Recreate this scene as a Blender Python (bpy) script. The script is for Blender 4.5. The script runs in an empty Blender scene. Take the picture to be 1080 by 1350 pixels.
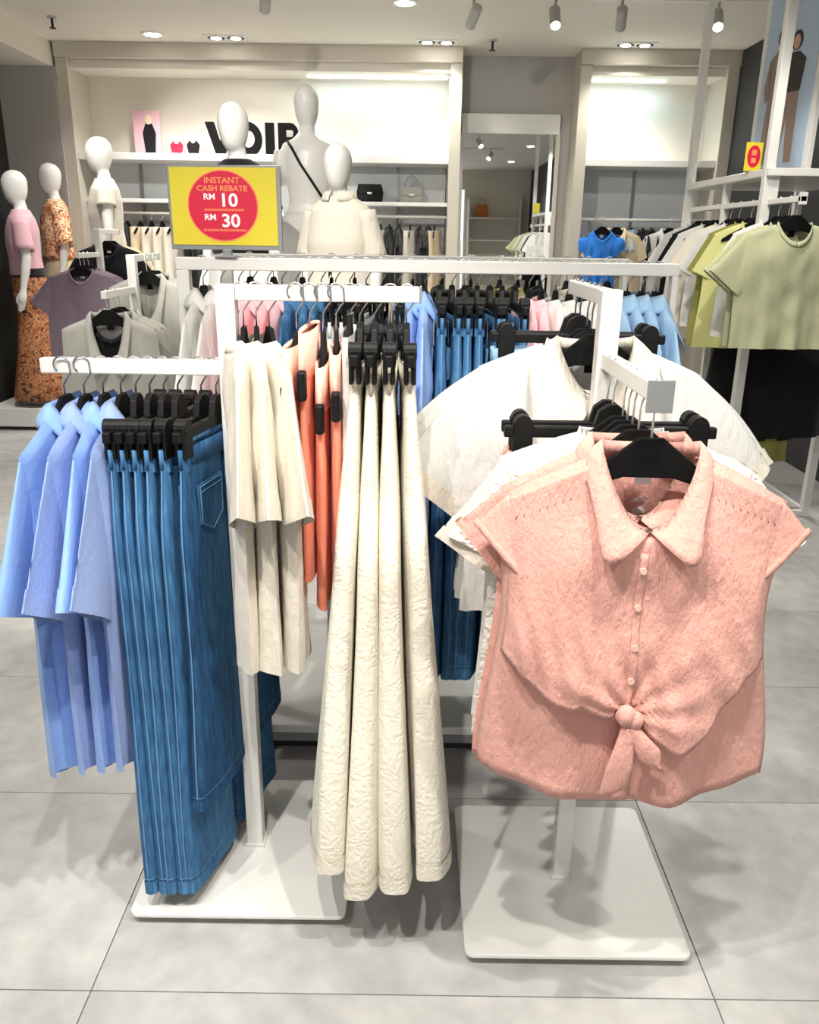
import bpy, bmesh, math, random
from mathutils import Vector, Matrix
random.seed(7)
PI = math.pi
R = math.radians
scene = bpy.context.scene
COL = scene.collection

# ------------------------------------------------------------------ camera
cam_d = bpy.data.cameras.new('camera')
cam_d.sensor_fit = 'HORIZONTAL'; cam_d.sensor_width = 36.0; cam_d.lens = 36.0
cam_d.clip_start = 0.05; cam_d.clip_end = 60
cam = bpy.data.objects.new('camera', cam_d); COL.objects.link(cam)
CAM_Z, PITCH, ROLL = 1.52, 18.5, 0.8
cam.matrix_world = Matrix.Translation((0, 0, CAM_Z)) @ Matrix.Rotation(R(90 - PITCH), 4, 'X') @ Matrix.Rotation(R(ROLL), 4, 'Z')
scene.camera = cam

# ------------------------------------------------------------------ world, exposure
world = bpy.data.worlds.new('world'); scene.world = world
world.use_nodes = True
world.node_tree.nodes['Background'].inputs[0].default_value = (0.95, 0.97, 1.0, 1)
world.node_tree.nodes['Background'].inputs[1].default_value = 1.3
scene.view_settings.view_transform = 'Standard'
scene.view_settings.look = 'None'
scene.view_settings.gamma = 1.0
scene.view_settings.use_curve_mapping = False
scene.view_settings.exposure = 0.25
KEY_W, TRACK_W, DOWN_W = 100.0, 80.0, 80.0     # lamp powers, used by the lamp builders below
CEIL = 3.05

# ------------------------------------------------------------------ helpers
def link(o, parent=None):
    COL.objects.link(o)
    if parent is not None: o.parent = parent
    return o
def tag(o, label=None, cat=None, group=None, kind=None):
    if label: o['label'] = label
    if cat: o['category'] = cat
    if group: o['group'] = group
    if kind: o['kind'] = kind
    return o
def empty(name, loc=(0, 0, 0), rz=0.0):
    o = bpy.data.objects.new(name, None); link(o)
    o.empty_display_size = 0.05
    o.location = loc; o.rotation_euler = (0, 0, rz)
    return o
def thing(name, label, cat, loc=(0, 0, 0), rz=0.0, group=None):
    return tag(empty(name, loc, rz), label, cat, group)
def copy_tree(o, parent=None):
    c = o.copy(); COL.objects.link(c); c.parent = parent
    for ch in list(o.children):
        copy_tree(ch, c)
    return c

class MB:
    def __init__(s): s.v = []; s.f = []
    def add(s, vs, fs):
        b = len(s.v); s.v += [tuple(p) for p in vs]; s.f += [tuple(i + b for i in f) for f in fs]; return s
    def box(s, x0, x1, y0, y1, z0, z1):
        return s.add([(x0,y0,z0),(x1,y0,z0),(x1,y1,z0),(x0,y1,z0),(x0,y0,z1),(x1,y0,z1),(x1,y1,z1),(x0,y1,z1)],
                     [(0,3,2,1),(4,5,6,7),(0,1,5,4),(1,2,6,5),(2,3,7,6),(3,0,4,7)])
    def grid(s, fn, nu, nv, close_u=False):
        vs = []; fs = []
        for j in range(nv + 1):
            for i in range(nu + (0 if close_u else 1)):
                vs.append(fn(i / nu, j / nv))
        w = nu if close_u else nu + 1
        for j in range(nv):
            for i in range(nu):
                a = j * w + i; b = j * w + (i + 1) % w
                fs.append((a, b, b + w, a + w))
        return s.add(vs, fs)
    def tube(s, path, r, n=8, cap=True):
        path = [Vector(p) for p in path]
        rs = r if isinstance(r, (list, tuple)) else [r] * len(path)
        vs = []; fs = []; up = Vector((0, 0, 1)); side = None
        for k, p in enumerate(path):
            d = (path[min(k + 1, len(path) - 1)] - path[max(k - 1, 0)]).normalized()
            if side is None:
                side = d.cross(up) if abs(d.dot(up)) < .95 else d.cross(Vector((1, 0, 0)))
            side = (side - d * side.dot(d)).normalized(); b = d.cross(side)
            for i in range(n):
                a = 2 * PI * i / n
                vs.append(p + (side * math.cos(a) + b * math.sin(a)) * rs[k])
        m = len(path)
        for k in range(m - 1):
            for i in range(n):
                a = k * n + i; c = k * n + (i + 1) % n
                fs.append((a, c, c + n, a + n))
        if cap:
            fs.append(tuple(reversed(range(n)))); fs.append(tuple(range((m - 1) * n, m * n)))
        return s.add(vs, fs)
    def rings(s, rings, n=20, cap=True):
        """rings: (cx, cy, cz, rx, ry)"""
        vs = []; fs = []
        for (cx, cy, cz, rx, ry) in rings:
            for i in range(n):
                a = 2 * PI * i / n
                vs.append((cx + rx * math.cos(a), cy + ry * math.sin(a), cz))
        for k in range(len(rings) - 1):
            for i in range(n):
                a = k * n + i; c = k * n + (i + 1) % n
                fs.append((a, c, c + n, a + n))
        if cap:
            fs.append(tuple(reversed(range(n)))); fs.append(tuple(range((len(rings) - 1) * n, len(rings) * n)))
        return s.add(vs, fs)
    def prism_y(s, outline, y0, y1):
        n = len(outline)
        vs = [(x, y0, z) for x, z in outline] + [(x, y1, z) for x, z in outline]
        fs = [tuple(range(n)), tuple(reversed(range(n, 2 * n)))]
        for i in range(n):
            j = (i + 1) % n; fs.append((i, i + n, j + n, j))
        return s.add(vs, fs)
    def prism_z(s, outline, z0, z1):
        n = len(outline)
        vs = [(x, y, z0) for x, y in outline] + [(x, y, z1) for x, y in outline]
        fs = [tuple(reversed(range(n))), tuple(range(n, 2 * n))]
        for i in range(n):
            j = (i + 1) % n; fs.append((i, j, j + n, i + n))
        return s.add(vs, fs)
    def build(s, name, mat, parent=None, smooth=False, bevel=0.0, solid=0.0, sub=0):
        me = bpy.data.meshes.new(name); me.from_pydata(s.v, [], s.f); me.update()
        bm = bmesh.new(); bm.from_mesh(me); bmesh.ops.recalc_face_normals(bm, faces=bm.faces); bm.to_mesh(me); bm.free()
        if smooth:
            for p in me.polygons: p.use_smooth = True
        me.materials.append(mat)
        o = bpy.data.objects.new(name, me); link(o, parent)
        if solid:
            m = o.modifiers.new('thickness', 'SOLIDIFY'); m.thickness = solid; m.offset = 0
        if bevel:
            m = o.modifiers.new('bevel', 'BEVEL'); m.width = bevel; m.segments = 2; m.limit_method = 'ANGLE'
        if sub:
            m = o.modifiers.new('sub', 'SUBSURF'); m.levels = sub; m.render_levels = sub
        return o
def rounded_rect(w, d, r, n=5):
    out = []
    for (sx, sy, a0) in ((1, 1, 0), (-1, 1, 90), (-1, -1, 180), (1, -1, 270)):
        for k in range(n + 1):
            a = R(a0 + 90 * k / n)
            out.append((sx * (w / 2 - r) + r * math.cos(a), sy * (d / 2 - r) + r * math.sin(a)))
    return out
def disc(cx, cz, rx, rz, n=24):
    return [(cx + rx * math.cos(2 * PI * i / n), cz + rz * math.sin(2 * PI * i / n)) for i in range(n)]
def lerp(a, b, t): return a + (b - a) * t
def sstep(a, b, x):
    t = max(0.0, min(1.0, (x - a) / (b - a))); return t * t * (3 - 2 * t)
def curve(tab, x):
    for k in range(len(tab) - 1):
        if x <= tab[k + 1][0]:
            t = (x - tab[k][0]) / max(1e-9, tab[k + 1][0] - tab[k][0]); t = t * t * (3 - 2 * t)
            return lerp(tab[k][1], tab[k + 1][1], t)
    return tab[-1][1]

# ------------------------------------------------------------------ materials
def new_mat(name):
    m = bpy.data.materials.new(name); m.use_nodes = True
    nt = m.node_tree; return m, nt, nt.nodes['Principled BSDF']
def srgb(r, g, b):
    f = lambda c: ((c / 255 + 0.055) / 1.055) ** 2.4 if c > 10 else c / 255 / 12.92
    return (f(r), f(g), f(b), 1)
def plain(name, col, rough=0.5, metal=0.0, spec=0.5, vary=0.0, vscale=6.0, bump=0.0, bscale=80.0, emit=0.0):
    m, nt, p = new_mat(name); N, L = nt.nodes, nt.links
    p.inputs['Base Color'].default_value = col; p.inputs['Roughness'].default_value = rough
    p.inputs['Metallic'].default_value = metal; p.inputs['Specular IOR Level'].default_value = spec
    tc = N.new('ShaderNodeTexCoord')
    if vary:
        nz = N.new('ShaderNodeTexNoise'); nz.inputs['Scale'].default_value = vscale; nz.inputs['Detail'].default_value = 5
        L.new(tc.outputs['Object'], nz.inputs['Vector'])
        mx = N.new('ShaderNodeMix'); mx.data_type = 'RGBA'
        mx.inputs['A'].default_value = tuple(c * (1 - vary) for c in col[:3]) + (1,)
        mx.inputs['B'].default_value = tuple(min(1, c * (1 + vary)) for c in col[:3]) + (1,)
        L.new(nz.outputs['Fac'], mx.inputs['Factor']); L.new(mx.outputs['Result'], p.inputs['Base Color'])
    if bump:
        nb = N.new('ShaderNodeTexNoise'); nb.inputs['Scale'].default_value = bscale; nb.inputs['Detail'].default_value = 3
        L.new(tc.outputs['Object'], nb.inputs['Vector'])
        bp = N.new('ShaderNodeBump'); bp.inputs['Strength'].default_value = bump; bp.inputs['Distance'].default_value = 0.004
        L.new(nb.outputs['Fac'], bp.inputs['Height']); L.new(bp.outputs['Normal'], p.inputs['Normal'])
    if emit:
        p.inputs['Emission Color'].default_value = col; p.inputs['Emission Strength'].default_value = emit
    return m
def fabric(name, col, vary=0.08, crinkle=0.25, cscale=60.0, stretch=(1, 1, 0.35), rough=0.85, emboss=0.0, escale=70.0, trans=0.0):
    m, nt, p = new_mat(name); N, L = nt.nodes, nt.links
    p.inputs['Roughness'].default_value = rough; p.inputs['Specular IOR Level'].default_value = 0.2
    p.inputs['Sheen Weight'].default_value = 0.15; p.inputs['Sheen Roughness'].default_value = 0.5
    tc = N.new('ShaderNodeTexCoord'); mp = N.new('ShaderNodeMapping'); mp.inputs['Scale'].default_value = stretch
    L.new(tc.outputs['Object'], mp.inputs['Vector'])
    nz = N.new('ShaderNodeTexNoise'); nz.inputs['Scale'].default_value = cscale; nz.inputs['Detail'].default_value = 6; nz.inputs['Roughness'].default_value = 0.65
    L.new(mp.outputs['Vector'], nz.inputs['Vector'])
    mx = N.new('ShaderNodeMix'); mx.data_type = 'RGBA'
    mx.inputs['A'].default_value = tuple(c * (1 - vary) for c in col[:3]) + (1,)
    mx.inputs['B'].default_value = tuple(min(1, c * (1 + vary)) for c in col[:3]) + (1,)
    L.new(nz.outputs['Fac'], mx.inputs['Factor']); L.new(mx.outputs['Result'], p.inputs['Base Color'])
    bp = N.new('ShaderNodeBump'); bp.inputs['Strength'].default_value = crinkle; bp.inputs['Distance'].default_value = 0.010
    L.new(nz.outputs['Fac'], bp.inputs['Height'])
    last = bp
    if emboss:
        vo = N.new('ShaderNodeTexVoronoi'); vo.inputs['Scale'].default_value = escale; vo.feature = 'SMOOTH_F1'
        n2 = N.new('ShaderNodeTexNoise'); n2.inputs['Scale'].default_value = 14; n2.inputs['Detail'].default_value = 2
        L.new(tc.outputs['Object'], n2.inputs['Vector'])
        va = N.new('ShaderNodeVectorMath'); va.operation = 'MULTIPLY_ADD'; va.inputs[1].default_value = (0.08, 0.08, 0.08)
        L.new(n2.outputs['Color'], va.inputs[0]); L.new(tc.outputs['Object'], va.inputs[2]); L.new(va.outputs[0], vo.inputs['Vector'])
        b2 = N.new('ShaderNodeBump'); b2.inputs['Strength'].default_value = emboss; b2.inputs['Distance'].default_value = 0.008
        L.new(vo.outputs['Distance'], b2.inputs['Height']); L.new(bp.outputs['Normal'], b2.inputs['Normal']); last = b2
    L.new(last.outputs['Normal'], p.inputs['Normal'])
    if trans:
        tr = N.new('ShaderNodeBsdfTranslucent'); L.new(mx.outputs['Result'], tr.inputs['Color'])
        ms = N.new('ShaderNodeMixShader'); ms.inputs[0].default_value = trans
        L.new(p.outputs[0], ms.inputs[1]); L.new(tr.outputs[0], ms.inputs[2])
        L.new(ms.outputs[0], N['Material Output'].inputs['Surface'])
    return m
def denim(name, dark, mid, light):
    m, nt, p = new_mat(name); N, L = nt.nodes, nt.links
    p.inputs['Roughness'].default_value = 0.8; p.inputs['Specular IOR Level'].default_value = 0.2
    tc = N.new('ShaderNodeTexCoord'); mp = N.new('ShaderNodeMapping'); mp.inputs['Scale'].default_value = (1, 1, 0.15)
    L.new(tc.outputs['Object'], mp.inputs['Vector'])
    a = N.new('ShaderNodeTexNoise'); a.inputs['Scale'].default_value = 120; a.inputs['Detail'].default_value = 4
    b = N.new('ShaderNodeTexNoise'); b.inputs['Scale'].default_value = 7; b.inputs['Detail'].default_value = 3
    L.new(mp.outputs['Vector'], a.inputs['Vector']); L.new(mp.outputs['Vector'], b.inputs['Vector'])
    ad = N.new('ShaderNodeMath'); ad.operation = 'MULTIPLY_ADD'; ad.inputs[1].default_value = 0.4
    L.new(a.outputs['Fac'], ad.inputs[0]); 
    sc_ = N.new('ShaderNodeMath'); sc_.operation = 'MULTIPLY'; sc_.inputs[1].default_value = 0.6
    L.new(b.outputs['Fac'], sc_.inputs[0]); L.new(sc_.outputs[0], ad.inputs[2])
    rp = N.new('ShaderNodeValToRGB'); rp.color_ramp.elements[0].position = 0.33; rp.color_ramp.elements[1].position = 0.68
    rp.color_ramp.elements[0].color = dark; rp.color_ramp.elements[1].color = light
    e = rp.color_ramp.elements.new(0.5); e.color = mid
    L.new(ad.outputs[0], rp.inputs[0]); L.new(rp.outputs[0], p.inputs['Base Color'])
    bp = N.new('ShaderNodeBump'); bp.inputs['Strength'].default_value = 0.2; bp.inputs['Distance'].default_value = 0.003
    L.new(a.outputs['Fac'], bp.inputs['Height']); L.new(bp.outputs['Normal'], p.inputs['Normal'])
    return m
def printed(name, base, c1, c2, scale=14.0):
    m, nt, p = new_mat(name); N, L = nt.nodes, nt.links
    p.inputs['Roughness'].default_value = 0.75
    tc = N.new('ShaderNodeTexCoord')
    nz = N.new('ShaderNodeTexNoise'); nz.inputs['Scale'].default_value = scale; nz.inputs['Detail'].default_value = 1.5; nz.inputs['Distortion'].default_value = 1.6
    L.new(tc.outputs['Object'], nz.inputs['Vector'])
    rp = N.new('ShaderNodeValToRGB'); cr = rp.color_ramp; cr.interpolation = 'CONSTANT'
    cr.elements[0].color = c2; cr.elements[0].position = 0; cr.elements[1].color = base; cr.elements[1].position = 0.40
    for pos, c in ((0.47, c1), (0.53, base), (0.60, c2), (0.66, c1)):
        e = cr.elements.new(pos); e.color = c
    L.new(nz.outputs['Fac'], rp.inputs[0]); L.new(rp.outputs[0], p.inputs['Base Color'])
    return m

M = {}
M['white_metal'] = plain('white_powder_coat', srgb(226, 224, 219), 0.35, vary=0.02, bump=0.03, bscale=300)
M['base_plate'] = plain('white_base_plate', srgb(232, 231, 226), 0.28, vary=0.03, vscale=3)
M['black_plastic'] = plain('black_plastic', srgb(10, 10, 11), 0.55, spec=.3, vary=0.2, bump=0.05)
M['black_velvet'] = plain('black_hanger', srgb(9, 9, 10), 0.75, spec=.2, vary=0.2)
M['steel'] = plain('steel_wire', srgb(190, 190, 190), 0.25, metal=1.0)
M['white_wire'] = plain('white_wire', srgb(228, 226, 220), 0.3)
M['wall_cream'] = plain('cream_panel', srgb(226, 220, 208), 0.6, vary=0.02)
M['wall_frame'] = plain('taupe_frame', srgb(205, 198, 184), 0.5, vary=0.02)
M['wall_grey'] = plain('grey_wall', srgb(176, 173, 168), 0.7, vary=0.03)
M['wall_dark'] = plain('dark_wall', srgb(46, 45, 46), 0.6, vary=0.1)
M['ceiling'] = plain('ceiling_paint', srgb(232, 226, 214), 0.8, vary=0.015, vscale=1.5)
M['white_panel'] = plain('white_panel', srgb(232, 231, 227), 0.4, vary=0.02)
M['cool_panel'] = plain('cool_panel', srgb(214, 219, 221), 0.4, vary=0.02)
M['mannequin'] = plain('white_mannequin', srgb(232, 230, 226), 0.35, vary=0.02)
M['letter'] = plain('black_letter', srgb(8, 8, 8), 0.75, spec=.15, vary=0.1)
M['yellow'] = plain('yellow_card', srgb(226, 208, 52), 0.5, vary=0.03, vscale=40)
M['red_print'] = plain('red_print', srgb(214, 22, 62), 0.5, vary=0.02)
M['orange_print'] = plain('orange_print', srgb(250, 150, 92), 0.5, vary=0.02)
M['white_print'] = plain('white_print', srgb(250, 246, 244), 0.5, vary=0.02)
M['holder'] = plain('grey_holder', srgb(150, 152, 152), 0.4, metal=0.4, vary=0.03)
M['lamp_glow'] = plain('lamp_glow', (1, 0.97, 0.9, 1), 0.5, emit=18.0)
M['led'] = plain('led_strip', (0.75, 0.93, 1, 1), 0.5, emit=5.0)
M['grey_metal'] = plain('grey_lamp_body', srgb(178, 176, 172), 0.4, vary=0.03)
M['black_metal'] = plain('black_metal', srgb(20, 20, 20), 0.5, vary=0.1)
M['button'] = plain('pearl_button', srgb(232, 196, 178), 0.2)
M['white_button'] = plain('white_button', srgb(238, 236, 230), 0.25)
M['tag_white'] = plain('paper_tag', srgb(240, 238, 232), 0.6, vary=0.02)
# fabrics
M['pink'] = fabric('pink_crinkle_linen', srgb(236, 176, 162), 0.08, 0.75, 90, (1.2, 1, 0.5))
M['pink_in'] = fabric('pink_lining', srgb(240, 166, 148), 0.05, 0.3, 55)
M['cream'] = fabric('cream_linen', srgb(226, 218, 203), 0.05, 0.7, 60)
M['white'] = fabric('white_cotton', srgb(217, 216, 212), 0.03, 0.7, 40)
M['ivory_emboss'] = fabric('ivory_embossed_cotton', srgb(232, 225, 208), 0.03, 0.4, 60, emboss=0.30, escale=110)
M['white_lace'] = fabric('white_lace', srgb(236, 232, 222), 0.06, 0.3, 90, emboss=0.6, escale=110)
M['salmon'] = fabric('salmon_knit', srgb(240, 142, 112), 0.08, 0.3, 40, (6, 6, 0.12))
M['salmon_light'] = fabric('salmon_fold', srgb(248, 190, 170), 0.05, 0.2, 40)
M['sky'] = fabric('sky_blue_cotton', srgb(142, 178, 236), 0.07, 0.3, 90, (1, 1, 1))
M['sky2'] = fabric('periwinkle_cotton', srgb(150, 174, 226), 0.07, 0.3, 90, (1, 1, 1))
M['babyblue'] = fabric('pale_blue_cotton', srgb(150, 184, 214), 0.06, 0.3, 70)
M['babypink'] = fabric('pale_pink_cotton', srgb(244, 190, 196), 0.05, 0.25, 60)
M['black'] = fabric('black_cloth', srgb(18, 18, 21), 0.15, 0.3, 60)
M['navy'] = fabric('navy_cloth', srgb(20, 30, 52), 0.15, 0.3, 60)
M['olive'] = fabric('olive_cloth', srgb(140, 138, 74), 0.08, 0.25, 60)
M['lemon'] = fabric('lemon_cloth', srgb(206, 206, 140), 0.06, 0.25, 60)
M['sage'] = fabric('sage_cloth', srgb(184, 186, 150), 0.05, 0.2, 50)
M['greycloth'] = fabric('grey_cloth', srgb(166, 164, 156), 0.06, 0.25, 60)
M['mauve'] = fabric('mauve_cloth', srgb(128, 112, 124), 0.06, 0.25, 60)
M['dustypink'] = fabric('dusty_pink_cloth', srgb(214, 170, 180), 0.06, 0.25, 60)
M['brightblue'] = fabric('bright_blue_cloth', srgb(52, 130, 222), 0.1, 0.3, 30)
M['beige'] = fabric('beige_cloth', srgb(222, 204, 172), 0.06, 0.25, 50)
M['denim'] = denim('mid_blue_denim', srgb(38, 76, 116), srgb(62, 108, 150), srgb(98, 146, 186))
M['denim_dark'] = denim('dark_blue_denim', srgb(26, 56, 92), srgb(42, 84, 124), srgb(72, 116, 156))
M['denim_light'] = denim('light_blue_denim', srgb(104, 140, 172), srgb(136, 170, 200), srgb(176, 204, 226))
M['stitch'] = plain('denim_stitch', srgb(92, 136, 174), 0.8, vary=0.2, vscale=200)
M['print_orange'] = printed('orange_leaf_print', srgb(240, 214, 176), srgb(214, 116, 62), srgb(150, 78, 48), 13)
M['print_rust'] = printed('rust_leaf_print', srgb(196, 138, 92), srgb(150, 76, 44), srgb(92, 50, 34), 16)

# floor tile
def tile_material():
    m, nt, p = new_mat('concrete_tile'); N, L = nt.nodes, nt.links
    geo = N.new('ShaderNodeNewGeometry')
    oi = N.new('ShaderNodeObjectInfo')
    a = N.new('ShaderNodeTexNoise'); a.inputs['Scale'].default_value = 2.2; a.inputs['Detail'].default_value = 8; a.inputs['Roughness'].default_value = 0.6
    b = N.new('ShaderNodeTexNoise'); b.inputs['Scale'].default_value = 16; b.inputs['Detail'].default_value = 6
    va = N.new('ShaderNodeVectorMath'); va.operation = 'ADD'
    cb = N.new('ShaderNodeCombineXYZ'); ml = N.new('ShaderNodeMath'); ml.operation = 'MULTIPLY'; ml.inputs[1].default_value = 9.0
    L.new(oi.outputs['Random'], ml.inputs[0]); L.new(ml.outputs[0], cb.inputs[2])
    L.new(geo.outputs['Position'], va.inputs[0]); L.new(cb.outputs[0], va.inputs[1])
    L.new(va.outputs[0], a.inputs['Vector']); L.new(va.outputs[0], b.inputs['Vector'])
    mx = N.new('ShaderNodeMix'); mx.data_type = 'FLOAT'; mx.inputs['Factor'].default_value = 0.35
    L.new(a.outputs['Fac'], mx.inputs['A']); L.new(b.outputs['Fac'], mx.inputs['B'])
    rp = N.new('ShaderNodeValToRGB'); cr = rp.color_ramp
    cr.elements[0].position = 0.32; cr.elements[0].color = srgb(160, 159, 157)
    cr.elements[1].position = 0.68; cr.elements[1].color = srgb(206, 204, 201)
    L.new(mx.outputs['Result'], rp.inputs[0]); L.new(rp.outputs[0], p.inputs['Base Color'])
    p.inputs['Roughness'].default_value = 0.38; p.inputs['Specular IOR Level'].default_value = 0.4
    return m
M['tile'] = tile_material()
M['grout'] = plain('grout', srgb(116, 114, 112), 0.9, vary=0.05)
def mirror_material():
    m, nt, p = new_mat('mirror_glass')
    p.inputs['Base Color'].default_value = (0.86, 0.88, 0.88, 1); p.inputs['Metallic'].default_value = 1; p.inputs['Roughness'].default_value = 0.015
    return m
M['mirror'] = mirror_material()

# ================================================================== SETTING
XL, XR, YB, YF = -3.55, 2.75, 8.3, -4.6
def struct(o): o['kind'] = 'structure'; return o
fl = struct(MB().box(XL - .6, XR + .4, YF - .2, YB + .3, -0.06, -0.004).build('floor', M['grout']))
tw, td = 1.32, 0.645
tile0 = None
for ix in range(-3, 3):
    for iy in range(-9, 11):
        x0 = -0.66 + ix * tw; y0 = 1.32 + iy * td
        if x0 + tw < XL - .5 or x0 > XR + .3: continue
        if tile0 is None:
            tile0 = MB().box(0.0015, tw - 0.0015, 0.0015, td - 0.0015, -0.004, 0).build('tile', M['tile'], fl)
            t = tile0
        else:
            t = tile0.copy(); link(t, fl)
        t.location = (x0, y0, 0)
struct(MB().box(XL - .6, XR + .4, YF - .2, YB + .3, CEIL, CEIL + .1).build('ceiling', M['ceiling']))
struct(MB().box(XL - .6, XR + .4, YB, YB + .2, 0, CEIL).build('wall_back', M['wall_grey']))
wf = MB(); wf.box(XL - .6, XR + .4, YF - .2, YF, 2.62, CEIL); wf.box(XL - .6, XL + .5, YF - .2, YF, 0, 2.62); wf.box(1.2, XR + .4, YF - .2, YF, 0, 2.62)
struct(wf.build('wall_front', M['wall_cream']))          # open shop front: the mall's light comes in below the header
struct(MB().box(XR, XR + .2, YF, YB, 0, CEIL).build('wall_right', M['wall_dark']))
struct(MB().box(XL - .2, XL, YF, YB, 0, CEIL).build('wall_left', M['wall_dark']))
struct(MB().box(XL, -3.08, YF, YB, 2.86, CEIL).build('trim_1', M['ceiling']))          # lowered ceiling strip on the left
struct(MB().box(XL, -3.06, 7.75, YB, 0, 2.86).build('trim_2', M['wall_grey']))          # grey pier beside the display wall

# ------------------------------------------------------------------ wall display bays
def wall_display(x0, x1, label, led, dividers, low_shelf):
    t = thing('wall_display', label, 'wall display', (0, 0, 0))
    yf, yb = 7.78, YB
    MB().box(x0, x0 + .10, yf, yb, 0, 2.93).build('side_panel', M['wall_frame'], t, bevel=.004)
    MB().box(x1 - .10, x1, yf, yb, 0, 2.93).build('side_panel', M['wall_frame'], t, bevel=.004)
    MB().box(x0, x1, yf - .02, yb, 2.93, CEIL).build('cornice', M['wall_frame'], t, bevel=.004)
    MB().box(x0 + .10, x1 - .10, yf + .05, yb, 2.86, 2.93).build('valance', M['wall_cream'], t, bevel=.004)
    MB().box(x0 + .10, x1 - .10, yb - .06, yb - .001, 2.2, 2.86).build('upper_panel', M['wall_cream'], t)
    xs = [x0 + .10] + dividers + [x1 - .10]
    for a, b in zip(xs[:-1], xs[1:]):
        MB().box(a + .006, b - .006, yb - .05, yb - .001, .1, 2.16).build('lower_panel', M['cool_panel'], t)
    MB().box(x0 + .10, x1 - .10, yf + .04, yb - .05, 2.14, 2.20).build('shelf', M['white_panel'], t, bevel=.005)
    for d in dividers:
        MB().box(d - .012, d + .012, yb - .075, yb - .02, .1, 2.14).build('upright', M['holder'], t)
    for (a, b) in low_shelf:
        MB().box(a, b, yf + .12, yb - .05, 1.79, 1.825).build('low_shelf', M['white_panel'], t, bevel=.004)
    MB().tube([(x0 + .10, yf + .16, 1.70), (x1 - .10, yf + .16, 1.70)], .014, 10).build('hanging_rail', M['white_wire'], t, smooth=True)
    for (a, b) in led:
        MB().box(a, b, yf + .24, yf + .27, 2.845, 2.858).build('led_strip', M['led'], t)
        ld = bpy.data.lights.new('led_light', 'AREA'); ld.shape = 'RECTANGLE'; ld.size = b - a; ld.size_y = .03; ld.energy = 2.6; ld.color = (.60, .88, 1)
        lo = bpy.data.objects.new('led_light', ld); link(lo, t); lo.location = ((a + b) / 2, yf + .255, 2.84)
    return t
wall_display(-3.06, .40, 'wide cream wall display bay behind the mannequins, with black letters on its shelf', [(-.95, .28)],
             [-2.55, -1.75, -.95, -.15], [(-.8, .30), (-2.96, -1.9)])
wall_display(1.40, XR, 'narrower cream wall display bay right of the tall mirror', [(1.52, 2.2)], [2.05], [])
# photo cards on the shelf
def card(x, z0, w, h, mats, label, tilt=0.0):
    t = thing('photo_card', label, 'photo card', (x, 8.10, z0), 0, 'photo cards leaning on the wall display shelf')
    MB().box(-w/2, w/2, 0, .015, 0, h).build('board', mats[0], t)
    k = 0
    for (fx, fh, fm) in mats[1]:
        k += 1
        fig = MB()
        fig.prism_y([(fx - .045, .02), (fx + .045, .02), (fx + .06, fh * .55), (fx + .03, fh * .78), (fx - .03, fh * .78), (fx - .06, fh * .55)], -.003, 0)
        o = fig.build('printed_figure', fm, t)
        MB().prism_y(disc(fx, fh * .88, .03, .042, 12), -.004, 0).build('printed_face', M['beige'], t)
card(-2.42, 2.20, .24, .37, (M['dustypink'], [(.02, .34, M['black'])]), 'taller pink photo card with a figure in black trousers on the display shelf')
card(-2.16, 2.20, .12, .17, (M['dustypink'], [(0, .16, M['red_print'])]), 'small photo card with a red figure on the display shelf')
card(-2.01, 2.20, .14, .19, (M['dustypink'], [(0, .17, M['black'])]), 'small photo card with a black figure on the display shelf')

def text(s, size, mat, parent, loc, name='lettering', ext=.002, off=0.0, align='CENTER', rot=(PI/2, 0, 0), sx=1.0):
    c = bpy.data.curves.new(name, 'FONT'); c.body = s; c.size = size; c.extrude = ext; c.offset = off; c.align_x = align; c.align_y = 'BOTTOM_BASELINE'
    c.materials.append(mat); c.resolution_u = 4
    tmp = bpy.data.objects.new(name, c); COL.objects.link(tmp)
    bpy.context.view_layer.update()
    me = bpy.data.meshes.new_from_object(tmp.evaluated_get(bpy.context.evaluated_depsgraph_get()))
    bpy.data.objects.remove(tmp)
    o = bpy.data.objects.new(name, me); link(o, parent); o.location = loc; o.rotation_euler = rot; o.scale = (sx, 1, 1)
    return o
sg = thing('letter_sign', 'bold black standing letters on the cream wall shelf behind mannequins', 'sign', (-1.86, 7.95, 2.2)); sg.scale = (.76, 1, 1)
# V, O, I, R as heavy cut-out letters, .26 m tall
h = .27
MB().prism_y([(0, h), (.10, h), (.165, .10), (.23, h), (.33, h), (.215, 0), (.115, 0)], 0, .05).build('letter', M['letter'], sg)
o_ = MB(); n = 28
ov = []
for (rx, rz) in ((.155, .14), (.075, .07)):
    for y in (0, .05):
        ov.append([(.50 + rx * math.cos(2*PI*i/n), y, h/2 + rz * math.sin(2*PI*i/n)) for i in range(n)])
vs = sum(ov, []); fs = []
for i in range(n):
    j = (i + 1) % n
    fs += [(i, j, 2*n + j, 2*n + i), (n + i, 3*n + i, 3*n + j, n + j), (i, n + i, n + j, j), (2*n + i, 2*n + j, 3*n + j, 3*n + i)]
o_.add(vs, fs).build('letter', M['letter'], sg)
MB().box(.70, .80, 0, .05, 0, h).build('letter', M['letter'], sg)
r_ = MB().box(.85, .94, 0, .05, 0, h)
r_.prism_y([(.94, .10), (1.0, .10), (1.12, 0), (1.01, 0), (.94, .075)], 0, .05)
bowl_o = [(.94, h)] + [(1.0 + .085 * math.cos(a), h - .085 + .085 * math.sin(a)) for a in [R(90 - 180 * k / 12) for k in range(13)]] + [(.94, h - .17)]
bowl_i = [(.94, h - .055)] + [(1.0 + .03 * math.cos(a), h - .085 + .03 * math.sin(a)) for a in [R(90 - 180 * k / 12) for k in range(13)]] + [(.94, h - .115)]
m_ = len(bowl_o); vs = [(x, 0, z) for x, z in bowl_o + bowl_i] + [(x, .05, z) for x, z in bowl_o + bowl_i]; fs = []
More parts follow.
